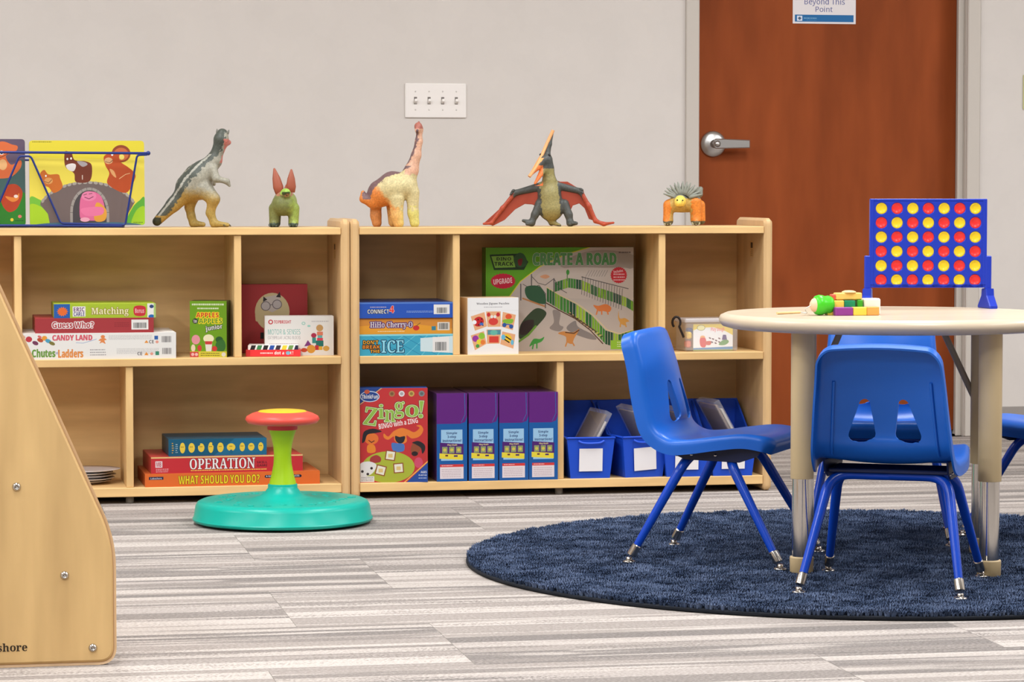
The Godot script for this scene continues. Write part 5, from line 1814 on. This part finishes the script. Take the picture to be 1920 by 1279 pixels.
func make_chair() -> Node3D:
	var ctrl := [Vector3(0, 0.276, 0.152), Vector3(0, 0.287, 0.13), Vector3(0, 0.294, 0.08), Vector3(0, 0.288, 0.02), Vector3(0, 0.278, -0.045), Vector3(0, 0.276, -0.09), Vector3(0, 0.298, -0.125), Vector3(0, 0.343, -0.141), Vector3(0, 0.385, -0.151), Vector3(0, 0.43, -0.159), Vector3(0, 0.475, -0.171), Vector3(0, 0.513, -0.184)]
	var path := curve(ctrl, 8)
	var l := 0.0
	for i in path.size():
		if i > 0:
			l += path[i].distance_to(path[i - 1])
		seat_line.append([l, Vector2(path[i].z, path[i].y)])
	var R := 0.034
	var r := 0.011
	var flange := 0.021
	var reach := R + r * (PI / 2 - 1) + flange
	var half := 0.148
	var core := func(s: float, t: float) -> Vector2: return Vector2(clampf(s, R, l - R), clampf(t, -half + R, half - R))
	var s_of := func(y: float) -> float:
		for e in seat_line:
			if e[0] > 0.2 and e[1].y > y:
				return e[0]
		return l
	var h0: float = s_of.call(0.314)
	var h1: float = s_of.call(0.383)
	var inside := func(s: float, t: float) -> float:
		var d: float = Vector2(s, t).distance_to(core.call(s, t)) - reach
		var q := Vector2(s, absf(t))
		var a := Vector2(h0, 0.05)
		var b := Vector2(h1, 0.044)
		var u := clampf((q - a).dot(b - a) / (b - a).length_squared(), 0, 1)
		return maxf(d, lerpf(0.029, 0.0125, u) - q.distance_to(a.lerp(b, u)))
	var width := func(s: float) -> float:
		var u := s / l
		if u < 0.35:
			return lerpf(0.96, 1.06, smoothstep(0.0, 0.35, u))
		if u < 0.55:
			return lerpf(1.06, 0.98, smoothstep(0.35, 0.55, u))
		return lerpf(0.98, 0.84, (u - 0.55) / 0.45)
	var place := func(s: float, t: float) -> Vector3:
		var c: Vector2 = core.call(s, t)
		var d := Vector2(s, t) - c
		var n := d.length()
		var flat := n
		var drop := 0.0
		if n > R - r:
			var a := minf((n - (R - r)) / r, PI / 2)
			flat = R - r + r * sin(a)
			drop = r * (1.0 - cos(a)) + maxf(0.0, n - (R - r) - r * PI / 2)
		if n > 1e-7:
			c += d / n * flat
		var p := on_line(c.x)
		var g := on_line(c.x + 0.002) - on_line(c.x - 0.002)
		var up := Vector2(g.y, -g.x).normalized()                  # towards the sitter: up on the seat, forward on the back
		var hollow := (1.0 - pow(c.y / half, 2.0)) * lerpf(0.018 * smoothstep(0.0, 0.2, c.x / l), -lerpf(0.036, 0.020, smoothstep(0.65, 1.0, c.x / l)), smoothstep(0.36, 0.62, c.x / l))
		p -= up * (drop + hollow)
		return Vector3(c.y * width.call(c.x), p.y, p.x)
	var t := thing("child_chair", "", "chair", Vector3.ZERO, 0.0, "blue plastic chairs around the table")
	var shell := part(t, "seat_shell", sheet(84, 66, Vector2(-0.03, -0.19), Vector2(l + 0.03, 0.19), inside, place, 0.0042), M.blue_plastic)
	for s in [-1, 1]:
		var rib := []
		for i in 13:
			var u := lerpf(s_of.call(0.278), s_of.call(0.435), i / 12.0)
			var p: Vector3 = place.call(u, s * 0.112)
			rib.append(p + Vector3(0, 0, -0.004))
		part(shell, "stiffening_rib", mb().tube(rib, 0.0032, 8).done(), M.blue_plastic)
		# side bracket with rivets
		var br := mb()
		br.prism(PackedVector2Array([Vector2(-0.105, 0.272), Vector2(-0.09, 0.246), Vector2(-0.055, 0.232), Vector2(0.07, 0.229), Vector2(0.11, 0.243), Vector2(0.125, 0.262)]), -0.002, 0.002, 0.0005, Transform3D(Basis(Vector3(0, 0, 1), Vector3(0, 1, 0), Vector3(-1, 0, 0)), Vector3(s * 0.128, 0, 0)))
		var bp := part(t, "seat_bracket", br.done(), M.navy_steel)
		for z in [-0.075, -0.04, 0.015]:
			part(bp, "rivet", mb().lathe([Vector2(0, 0), Vector2(0.0042, 0), Vector2(0.0034, 0.0016), Vector2(0, 0.0024)], 12, Transform3D(Basis(Vector3(0, 0, 1), -s * PI / 2), Vector3(s * 0.130, 0.243, z))).done(), M.nickel)
	var under := mb()
	under.box(Vector3(0, 0.246, -0.005), Vector3(0.25, 0.008, 0.13), 0.002)
	part(t, "seat_plate", under.done(), M.navy_steel)
	for e in [[-0.052, -0.165], [0.042, 0.165]]:
		for s in [-1, 1]:
			var foot := Vector3(s * 0.163, 0.024, e[1])
			var a := bent([Vector3(0, 0.238, e[0]), Vector3(s * 0.122, 0.238, e[0]), foot], 0.045, 8)
			var rr := []
			for i in a.size():
				rr.append(0.0112 if i < a.size() - 1 else 0.0085)
			var leg := part(t, "leg", mb().tube(a, rr, 16).done(), M.blue_enamel)
			var dir: Vector3 = (a[-2] - a[-1]).normalized()
			var side := dir.cross(Vector3.FORWARD).normalized()
			var x := Transform3D(Basis(side, dir, side.cross(dir)), foot)
			part(leg, "ferrule", mb().lathe([Vector2(0, -0.008), Vector2(0.0105, -0.008), null, Vector2(0.0108, -0.006), Vector2(0.0103, 0.016), null, Vector2(0.0088, 0.018)], 18, x).done(), M.nickel)
			var g := shift(Vector3(foot.x - dir.x * 0.019, 0, foot.z - dir.z * 0.019))
			part(leg, "glide", mb().lathe([Vector2(0, 0), Vector2(0.012, 0), Vector2(0.0145, 0.002), Vector2(0.013, 0.0045), Vector2(0.0065, 0.007), null, Vector2(0.0065, 0.013), Vector2(0, 0.013)], 18, g).done(), M.nickel)
	return t

func build_chairs() -> void:
	var c := make_chair()
	var spots := [
		[Vector2(1.722, -6.268), Vector2(0.85, 0.527), "blue plastic child's chair left of the table, turned sideways towards it"],
		[Vector2(1.946, -5.760), Vector2(0.46, -0.887), "blue plastic child's chair with its back to the viewer, in front"],
		[Vector2(2.19, -6.575), Vector2(-0.32, 0.947), "blue plastic child's chair behind the table, facing the viewer"],
		[Vector2(2.60, -6.43), Vector2(-0.97, 0.24), "blue plastic child's chair cut off by the photo's right edge"]]
	for i in 4:
		var o: Node3D = c
		if i > 0:
			o = c.duplicate()
			o.name = numbered("child_chair")
			add_child(o)
		o.position = Vector3(spots[i][0].x, RUG_Y, spots[i][0].y)
		o.rotation.y = atan2(spots[i][1].x, spots[i][1].y)
		o.set_meta("label", spots[i][2])

# ---------------------------------------------------------------- on the table
func build_table_things() -> void:
	var blue := mat(rgb(34, 58, 178), 0.3)
	var base := at_y(1739, 578, TABLE_Y)
	var t := thing("upright_game_grid", "blue upright grid game full of red and yellow discs, on the table", "game", base, -YAW)
	var px := 1.0 / (F / (base - Vector3(0, EYE, 0)).dot(turn_of_camera * Vector3(0, 0, -1)))
	var w := 219.0 * px
	var lift := 44.0 * px
	var h := 161.0 * px
	var pw := 29.3 * px
	var ph := 26.8 * px
	var hr := 10.6 * px
	var th := 0.013
	var grid := mb()
	var cy := lift + h - 18.0 * px - 2.5 * ph       # middle of the holes
	for r in 6:
		for c in 7:
			var o := Vector3((c - 3) * pw, cy + (2.5 - r) * ph, 0)
			var angles := []
			for i in 32:
				angles.append(TAU * i / 32)
			for q in [atan2(ph, pw), PI - atan2(ph, pw), PI + atan2(ph, pw), TAU - atan2(ph, pw)]:
				angles.append(q)
			angles.sort()
			for i in angles.size():
				var a: float = angles[i]
				var b: float = angles[(i + 1) % angles.size()]
				var e := func(an: float) -> Vector3: return Vector3(cos(an), sin(an), 0) * minf(pw / 2 / maxf(absf(cos(an)), 1e-6), ph / 2 / maxf(absf(sin(an)), 1e-6))
				var ri := func(an: float, k: float) -> Vector3: return Vector3(cos(an), sin(an), 0) * hr * k
				var zf := Vector3(0, 0, th / 2)
				var zi := Vector3(0, 0, th / 2 - 0.002)
				grid.quad(o + ri.call(a, 1.13) + zf, o + e.call(a) + zf, o + e.call(b) + zf, o + ri.call(b, 1.13) + zf)
				grid.quad(o + ri.call(a, 1.0) + zi, o + ri.call(a, 1.13) + zf, o + ri.call(b, 1.13) + zf, o + ri.call(b, 1.0) + zi)
				grid.quad(o + ri.call(a, 1.0) - zf, o + ri.call(a, 1.0) + zi, o + ri.call(b, 1.0) + zi, o + ri.call(b, 1.0) - zf)
				grid.quad(o + ri.call(b, 1.0) - zf, o + e.call(b) - zf, o + e.call(a) - zf, o + ri.call(a, 1.0) - zf)
	var top := cy + 3 * ph
	var bot := cy - 3 * ph
	var sidew := (w - 7 * pw) / 2
	for s in [-1, 1]:
		grid.box(Vector3(s * (w / 2 - sidew / 2), lift + h / 2, 0), Vector3(sidew, h, th + 0.003), 0.001)
	grid.box(Vector3(0, (top + lift + h) / 2, 0), Vector3(w, lift + h - top, th), 0.001)
	grid.box(Vector3(0, (bot + lift) / 2, 0), Vector3(w, bot - lift, th), 0.001)
	part(t, "grid", grid.done(), blue)
	part(t, "release_bar", box(Vector3(-0.004, lift - 0.0025, th / 2 - 0.004), Vector3(w - 0.03, 0.005, 0.006), 0.0012), blue)
	for s in [-1, 1]:
		var x: float = s * (w / 2 + 0.004)
		var leg := part(t, "support_post", box(Vector3(x, lift * 0.5 + 0.045, -0.001), Vector3(0.014, lift + 0.045, 0.02), 0.002), blue)
		var out := PackedVector2Array([Vector2(-0.036, 0), Vector2(0.036, 0), Vector2(0.036, 0.006), Vector2(0.016, 0.03), Vector2(0.014, 0.046), Vector2(-0.014, 0.046), Vector2(-0.016, 0.03), Vector2(-0.036, 0.006)])
		part(leg, "foot", mb().prism(out, -0.010, 0.010, 0.002, Transform3D(Basis(Vector3.UP, PI / 2 + s * 0.25), Vector3(x, 0, 0))).done(), blue)
	# discs dropped in the grid, each a thing of its own
	var disc := mb().lathe([Vector2(0, -0.0035), Vector2(hr * 0.98, -0.0035), null, Vector2(hr * 1.05, -0.0028), Vector2(hr * 1.05, 0.0028), null, Vector2(hr * 0.98, 0.0035), Vector2(hr * 0.80, 0.0035), null, Vector2(hr * 0.74, 0.0024), Vector2(0, 0.0024)], 28).done()
	var red := mat(rgb(232, 52, 50), 0.35)
	var yellow := mat(rgb(238, 206, 40), 0.35)
	var ordinal := ["first", "second", "third", "fourth", "fifth", "sixth", "seventh"]
	for r in 6:
		for c in 7:
			var is_red := (r + c) % 2 == 1
			var o := part(self, "game_disc", disc, red if is_red else yellow, Transform3D(Basis(Vector3.UP, -YAW) * Basis(Vector3.RIGHT, PI / 2), base + Basis(Vector3.UP, -YAW) * Vector3((c - 3) * pw, cy + (2.5 - r) * ph, 0.0005)))
			tag(o, "%s disc in the blue grid, %s row from top, %s from left" % ["red" if is_red else "yellow", ordinal[r], ordinal[c]], "game disc", "discs in the upright grid game")

	# wooden lacing blocks in a small heap
	var group := "wooden lacing blocks on the table"
	var front := at_y(1600, 592, TABLE_Y).z
	var blk := func(label: String, x0: float, y0: float, x1: float, y1: float, back: float, depth: float, c: Color, turn := 0.0, r := 0.0015) -> void:
		var a := at_z(x0, y1, front - back)
		var b := at_z(x1, y0, front - back)
		var s := Vector3(b.x - a.x, b.y - a.y, depth)
		var y := maxf(a.y, TABLE_Y) if y1 < 590 else TABLE_Y
		var o := part(self, "wooden_block", box(Vector3(0, s.y / 2, -depth / 2), s, r), mat(c, 0.4), Transform3D(Basis(Vector3.UP, turn), Vector3((a.x + b.x) / 2, y, front - back)))
		tag(o, label, "block", group)
	blk.call("purple wooden block at the front of the heap", 1567, 576, 1600, 592, 0.0, 0.02, rgb(140, 58, 140))
	blk.call("yellow wooden block between the purple and orange blocks", 1600.3, 576, 1625.7, 592, 0.0, 0.02, rgb(240, 206, 76))
	blk.call("orange wooden block at the right of the heap's front row", 1626, 575.5, 1649, 592, 0.0, 0.02, rgb(238, 164, 82))
	blk.call("tall yellow wooden block beside the green bead", 1552, 563, 1583, 591, 0.021, 0.025, rgb(246, 214, 90))
	blk.call("dark green wooden block in the gap under the long one", 1583.5, 562.5, 1604, 590.5, 0.021, 0.025, rgb(32, 140, 96))
	blk.call("small bright green wooden piece next to the white block", 1608, 562, 1618, 590.5, 0.021, 0.022, rgb(60, 160, 40))
	blk.call("white wooden block on the right of the heap", 1621, 559, 1652, 590.5, 0.022, 0.026, rgb(240, 234, 226), 0.05, 0.003)
	# long block lying on top with a round knob
	var a := at_z(1568, 562.4, front - 0.024)
	var b := at_z(1617, 549, front - 0.024)
	var long := thing("wooden_block", "long amber wooden block with a round knob lying on top of the heap", "block", Vector3((a.x + b.x) / 2, a.y, front - 0.024), 0.0, group)
	var lw := b.x - a.x
	var lh := b.y - a.y
	part(long, "bar", box(Vector3(0, lh / 2, -0.0125), Vector3(lw, lh, 0.022), 0.002), mat(rgb(238, 196, 104), 0.4))
	part(long, "knob", mb().lathe([Vector2(0, 0), Vector2(0.0165, 0), Vector2(0.015, 0.0028), Vector2(0.009, 0.0048), Vector2(0, 0.0054)], 28, shift(Vector3(0.003, lh, -0.0125))).done(), mat(rgb(232, 196, 140), 0.5))
	a = at_z(1559, 563, front - 0.026)
	b = at_z(1567.5, 552, front - 0.026)
	var chip := part(self, "wooden_block", box(Vector3.ZERO, Vector3(b.x - a.x, b.y - a.y, 0.016), 0.0015), mat(rgb(222, 92, 70), 0.4), shift(Vector3((a.x + b.x) / 2, (a.y + b.y) / 2, front - 0.034)))
	tag(chip, "small red wooden piece beside the green bead's top", "block", group)
	# green bead with a pale end, lying on its side, and its lace
	var gc := at_z(1543, 572, front - 0.03)
	var rad := (gc.y - TABLE_Y)
	var bead := thing("lacing_bead", "round bright green wooden bead with a pale end and a lace", "bead", Vector3(gc.x, TABLE_Y, front - 0.03), 0.12)
	var side := Transform3D(Basis(Vector3(0, 0, 1), PI / 2), Vector3(0.0, rad, 0))
	part(bead, "green_body", mb().lathe([Vector2(0, -0.020), Vector2(rad * 0.8, -0.020), Vector2(rad * 0.92, -0.012), Vector2(rad * 0.86, -0.004), Vector2(rad * 0.96, 0.002), Vector2(rad, 0.009), Vector2(rad * 0.9, 0.017), Vector2(rad * 0.62, 0.021), Vector2(0, 0.021)], 36, side).done(), mat(rgb(70, 196, 40), 0.3))
	part(bead, "pale_end", mb().lathe([Vector2(rad * 0.72, 0.018), Vector2(rad * 0.62, 0.024), Vector2(rad * 0.34, 0.029), Vector2(0, 0.031)], 30, side).done(), mat(rgb(236, 196, 160), 0.45))
	var n1 := at_y(1457, 590, TABLE_Y)
	var n2 := at_y(1500, 588, TABLE_Y)
	var lace := mb()
	var inv := bead.transform.affine_inverse()
	lace.tube(curve([inv * Vector3(n2.x, TABLE_Y + 0.003, n2.z), inv * Vector3(n2.x + 0.016, TABLE_Y + 0.0016, n2.z), Vector3(-0.043, 0.014, 0.002), Vector3(-0.028, rad, 0)], 6), 0.0011, 8)
	part(bead, "lace", lace.done(), mat(rgb(206, 204, 200), 0.7))
	part(bead, "needle", mb().tube([inv * Vector3(n1.x, TABLE_Y + 0.003, n1.z), inv * Vector3(n2.x, TABLE_Y + 0.003, n2.z)], 0.0029, 10).done(), mat(rgb(226, 190, 136), 0.5))

# ---------------------------------------------------------------- spinning toy, display panel, wall fittings
func build_spinner() -> void:
	var c := at_y(530, 1000, 0.0) + Vector3(0.045, 0, -0.226)
	var t := thing("spinning_seat_toy", "turquoise spinning toy with a lime column and coral hand disc", "toy", Vector3(at_z(530, 900, c.z).x, 0, c.z))
	var teal := mat(rgb(0, 164, 146), 0.34)
	var R := 0.228
	var prof := [Vector2(0, 0.009), Vector2(R - 0.012, 0.009), null, Vector2(R - 0.004, 0.006), Vector2(R, 0.009), Vector2(R + 0.001, 0.014), null, Vector2(R - 0.002, 0.017), Vector2(R - 0.007, 0.046), Vector2(R - 0.012, 0.055), Vector2(R - 0.022, 0.0595), Vector2(R - 0.04, 0.06), Vector2(0.12, 0.061), Vector2(0.08, 0.064), Vector2(0.058, 0.070), Vector2(0.046, 0.078), Vector2(0.0385, 0.088), null, Vector2(0.0375, 0.088), Vector2(0.0375, 0.098), null, Vector2(0.036, 0.0995), Vector2(0, 0.0995)]
	part(t, "base", mb().lathe(prof, 120).done(), teal)
	# moulded swirls on the deck
	rng.seed = 14
	for i in 26:
		var a := TAU * i / 26
		var r := rng.randf_range(0.12, 0.175)
		var q := Vector3(cos(a) * r, 0.0602, sin(a) * r)
		var pts := []
		for k in 9:
			var b := a + k * 0.75
			var rr := 0.004 + k * 0.0011
			pts.append(q + Vector3(cos(b) * rr, 0.0004, sin(b) * rr))
		part(t, "moulded_swirl", mb().tube(pts, 0.0013, 6).done(), teal)
	for i in 6:
		var a := TAU * i / 6
		part(t, "base_pad", mb().lathe([Vector2(0, 0), Vector2(0.016, 0), Vector2(0.016, 0.009)], 16, shift(Vector3(cos(a) * 0.17, 0, sin(a) * 0.17))).done(), mat(rgb(30, 30, 30), 0.8))
	part(t, "column", mb().lathe([Vector2(0.0345, 0.0995), Vector2(0.0335, 0.104), Vector2(0.028, 0.124), Vector2(0.0232, 0.15), Vector2(0.0218, 0.172), Vector2(0.0238, 0.197), Vector2(0.029, 0.22), Vector2(0.0355, 0.238)], 48).done(), mat(rgb(164, 196, 24), 0.34))
	part(t, "collar", mb().lathe([Vector2(0, 0.2375), Vector2(0.0375, 0.2375), null, Vector2(0.0385, 0.240), Vector2(0.0385, 0.252), Vector2(0.042, 0.256)], 48).done(), mat(rgb(206, 40, 50), 0.35))
	part(t, "hand_disc", mb().lathe([Vector2(0.03, 0.254), Vector2(0.075, 0.252), Vector2(0.088, 0.255), Vector2(0.0945, 0.264), Vector2(0.091, 0.272), Vector2(0.078, 0.279), Vector2(0.062, 0.284)], 64).done(), mat(rgb(222, 80, 68), 0.35))
	part(t, "top_badge", mb().lathe([Vector2(0.064, 0.2825), Vector2(0.058, 0.286), Vector2(0.04, 0.288), Vector2(0, 0.2885)], 48).done(), mat(rgb(240, 186, 44), 0.4))

func build_display() -> void:
	var z := at_y(205, 1247, 0.0).z
	var right := at_z(218, 1100, z).x - 0.0055
	var shoulder := at_z(218, 1012, z).y
	var slope := at_z(0, 532, z) - Vector3(0.006, 0, 0)
	var d := 0.006
	var hi := 0.96
	var xt := right + (slope.x - right) * (hi - shoulder) / (slope.y - shoulder)
	var left := right - 0.56
	var out := rounded(PackedVector2Array([Vector2(left, d), Vector2(right, d), Vector2(right, shoulder), Vector2(xt, hi), Vector2(left, hi)]), [0.03, 0.026, 0.05, 0.03, 0.03], 8)
	var t := thing("book_display", "slant sided maple book display at the photo's left edge, bolts showing", "book display", Vector3(0, 0, z))
	var far := -0.62
	for k in 2:
		var zz := 0.0 if k == 0 else far
		var p := mb()
		p.prism(out, zz - 0.019, zz, 0.004)
		var side := part(t, "side_panel", p.done(), M.maple_side)
		# the proud edging strip that runs round the panel
		var rim := mb()
		var n := out.size()
		for i in n:
			var j := (i + 1) % n
			var a := out[i]
			var b := out[j]
			var na := ((out[i] - out[(i + n - 1) % n]).normalized() + (b - a).normalized()).normalized()
			var nb := ((b - a).normalized() + (out[(j + 1) % n] - b).normalized()).normalized()
			var oa := a + Vector2(na.y, -na.x) * 0.0055
			var ob := b + Vector2(nb.y, -nb.x) * 0.0055
			var at3 := func(v: Vector2, q: float) -> Vector3: return Vector3(v.x, v.y, zz + q)
			rim.quad(at3.call(a, -0.006), at3.call(oa, -0.0025), at3.call(ob, -0.0025), at3.call(b, -0.006))
			rim.quad(at3.call(oa, -0.0025), at3.call(oa, -0.014), at3.call(ob, -0.014), at3.call(ob, -0.0025))
			rim.quad(at3.call(oa, -0.014), at3.call(a, -0.017), at3.call(b, -0.017), at3.call(ob, -0.014))
		part(side, "edge_strip", rim.done(), M.maple_strip)
	# ledges between the sides, held by bolts
	for q in [[31, 913], [121, 1079], [174, 1215]]:
		var c := at_z(q[0], q[1], z)
		part(t, "ledge", box(Vector3(c.x - 0.06, c.y, far / 2 - 0.0095), Vector3(0.14, 0.018, -far - 0.02), 0.002), M.maple_flat)
		var bolt := part(t, "bolt", mb().lathe([Vector2(0, 0), Vector2(0.0078, 0), Vector2(0.0072, 0.0022), Vector2(0.0045, 0.0042), null, Vector2(0.0032, 0.0042), Vector2(0.0028, 0.0022), Vector2(0, 0.0022)], 24, Transform3D(Basis(Vector3.RIGHT, PI / 2), c - Vector3(0, 0, z) + Vector3(0, 0, 0.0002))).done(), M.nickel)
		bolt.set_meta("label", "steel hex socket bolt")
	# maker's lettering near the lower corner
	var f := SystemFont.new()
	f.font_names = PackedStringArray(["Droid Serif"])
	f.font_weight = 700
	var tm := TextMesh.new()
	tm.text = "Lakeshore"
	tm.font = f
	tm.font_size = 40
	tm.pixel_size = 0.0005
	tm.depth = 0.0004
	tm.horizontal_alignment = HORIZONTAL_ALIGNMENT_RIGHT
	var e := at_z(51, 1213, z)
	var b := tm.get_aabb()
	var s := 0.0145 / b.size.y
	part(t, "lettering", tm, mat(rgb(44, 34, 24), 0.5), Transform3D(Basis().scaled(Vector3(s, s, 1)), Vector3(e.x - b.end.x * s, e.y - (b.position.y + b.size.y / 2) * s, 0.0003)))

func build_wall_things() -> void:
	var white := mat(rgb(238, 232, 226), 0.35)
	var a := at_z(759, 221, ZW)
	var b := at_z(874, 157, ZW)
	var t := thing("switch_plate", "white four gang light switch plate on the back wall", "light switch", Vector3((a.x + b.x) / 2, (a.y + b.y) / 2, ZW))
	part(t, "plate", box(Vector3(0, 0, 0.003), Vector3(b.x - a.x, b.y - a.y, 0.0065), 0.0025), white)
	for x in [778.5, 804.0, 829.5, 855.0]:
		var q := at_z(x, 189, ZW).x - t.position.x
		part(t, "switch_slot", box(Vector3(q, 0, 0.0058), Vector3(0.0105, 0.0245, 0.0012), 0.0003), mat(rgb(120, 112, 106), 0.6))
		part(t, "toggle", box(Vector3(q, 0.0, 0.0), Vector3(0.0088, 0.0105, 0.017), 0.0015), white, Transform3D(Basis(Vector3.RIGHT, -0.5), Vector3(0, -0.002, 0.0125)))
		for y in [-0.03, 0.03]:
			part(t, "screw", mb().lathe([Vector2(0, 0), Vector2(0.0028, 0), Vector2(0.002, 0.0008), Vector2(0, 0.001)], 12, Transform3D(Basis(Vector3.RIGHT, PI / 2), Vector3(q, y, 0.0062))).done(), mat(rgb(206, 200, 194), 0.4))
	# sign on the door, running past the top of the picture
	var zd := ZW - 0.095
	a = at_z(1486, 44, zd)
	b = at_z(1605, -110, zd)
	var p := Painter.new(1486, -110, 1605, 44, rgb(226, 220, 220), 6.0)
	p.text("Beyond This", 1508, -3, 1584, 11.5, rgb(78, 84, 140), "Droid Sans")
	p.text("Point", 1529, 12, 1561, 22, rgb(78, 84, 140), "Droid Sans")
	p.rect(1490, 27.5, 1601, 40.5, rgb(36, 104, 160))
	p.rect(1494, 29.5, 1504, 39, rgb(214, 222, 236))
	p.rect(1497.5, 31.5, 1500.5, 37, rgb(70, 90, 110))
	p.rect(1496, 33, 1502, 35.5, rgb(70, 90, 110))
	p.rows(1507, 32, 1531, 36, 1, rgb(130, 176, 206), 4)
	p.rows(1512, 36.5, 1531, 38.5, 1, rgb(80, 140, 184), 6)
	var s := Vector3(b.x - a.x, b.y - a.y, 0.0016)
	var m := ArrayMesh.new()
	mb().box(Vector3(0, s.y / 2, 0.0008), s, 0.0004).done(m)
	var u := mb()
	u.uvquad(Vector3(-s.x / 2, s.y, 0.0018), Vector3(-s.x / 2, 0, 0.0018), Vector3(s.x / 2, 0, 0.0018), Vector3(s.x / 2, s.y, 0.0018))
	u.done(m)
	m.surface_set_material(0, mat(rgb(200, 196, 194), 0.3))
	m.surface_set_material(1, tex_mat(p.im, 0.3))
	var o := part(self, "door_sign", m, null, shift(Vector3((a.x + b.x) / 2, a.y, zd + 0.0003)))
	tag(o, "laminated white sign with blue band taped on the wooden door", "sign")
	# pale green sheet at the right edge of the picture
	a = at_z(1917.3, 205, ZW)
	b = at_z(1985, 141, ZW)
	o = part(self, "wall_notice", box(Vector3.ZERO, Vector3(b.x - a.x, b.y - a.y, 0.006), 0.0015), mat(rgb(196, 194, 140), 0.6), shift((a + b) / 2 + Vector3(0, 0, 0.0035)))
	tag(o, "pale olive notice on the wall at the photo's right edge", "notice")

# ---------------------------------------------------------------- the scene
const LIGHT := 4.9

func _ready() -> void:
	turn_of_camera = Basis.from_euler(Vector3(-PITCH, -YAW, 0))
	var cam := Camera3D.new()
	cam.name = "camera"
	cam.fov = rad_to_deg(2.0 * atan(639.5 / F))
	cam.near = 0.1
	cam.far = 60.0
	cam.transform = Transform3D(turn_of_camera, Vector3(0, EYE, 0))
	add_child(cam)
	cam.current = true
	var env := Environment.new()
	env.background_mode = Environment.BG_COLOR
	env.background_color = Color(0.02, 0.02, 0.02)
	env.tonemap_mode = Environment.TONE_MAPPER_LINEAR
	env.tonemap_exposure = 1.0
	env.sdfgi_enabled = true
	env.ssao_enabled = true
	env.ssil_enabled = true
	var we := WorldEnvironment.new()
	we.name = "environment"
	we.environment = env
	add_child(we)

	var maple := rgb(214, 176, 120)
	M.maple_flat = wood(maple, 0.09, "u", 0.6, 0.42, 1)
	M.maple_up = wood(maple, 0.09, "v", 0.6, 0.42, 2)
	M.maple_edge = wood(rgb(202, 166, 118), 0.06, "v", 0.5, 0.4, 3)
	M.maple_strip = wood(rgb(226, 190, 146), 0.05, "v", 0.5, 0.4, 6)
	M.maple_side = wood(rgb(220, 183, 125), 0.10, "v", 0.8, 0.42, 4)
	M.maple_top = wood(rgb(204, 186, 160), 0.05, "u", 0.7, 0.3, 5)
	M.blue_plastic = mat(rgb(26, 94, 188), 0.33)
	M.blue_plastic.metallic_specular = 0.4
	M.blue_enamel = mat(rgb(14, 66, 178), 0.22)
	M.navy_steel = mat(rgb(20, 30, 66), 0.4)
	M.nickel = mat(rgb(196, 190, 182), 0.2, 1.0)
	M.toy = mat(Color.WHITE, 0.45)
	M.toy.vertex_color_use_as_albedo = true
	var skin := FastNoiseLite.new()
	skin.seed = 6
	skin.frequency = 0.06
	skin.fractal_octaves = 3
	M.toy.uv1_triplanar = true
	M.toy.uv1_scale = Vector3.ONE / 0.06
	M.toy.heightmap_enabled = true
	M.toy.heightmap_texture = ImageTexture.create_from_image(skin.get_seamless_image(256, 256))
	M.toy.heightmap_scale = 0.05

	build_room()
	shelf_unit(-0.114, 1.0765, [0.186, 0.772], 0.479, "maple shelf unit on the left with the puzzle rack on top")
	shelf_unit(1.0785, 2.269, [1.372, 1.953], 1.664, "maple shelf unit on the right, in front of the wooden door")
	build_rug()
	build_table()
	build_chairs()
	build_display()
	build_spinner()
	build_games()
	build_puzzle_rack()
	build_dinos()
	build_bins()
	build_small_shelf_things()
	build_table_things()
	build_wall_things()
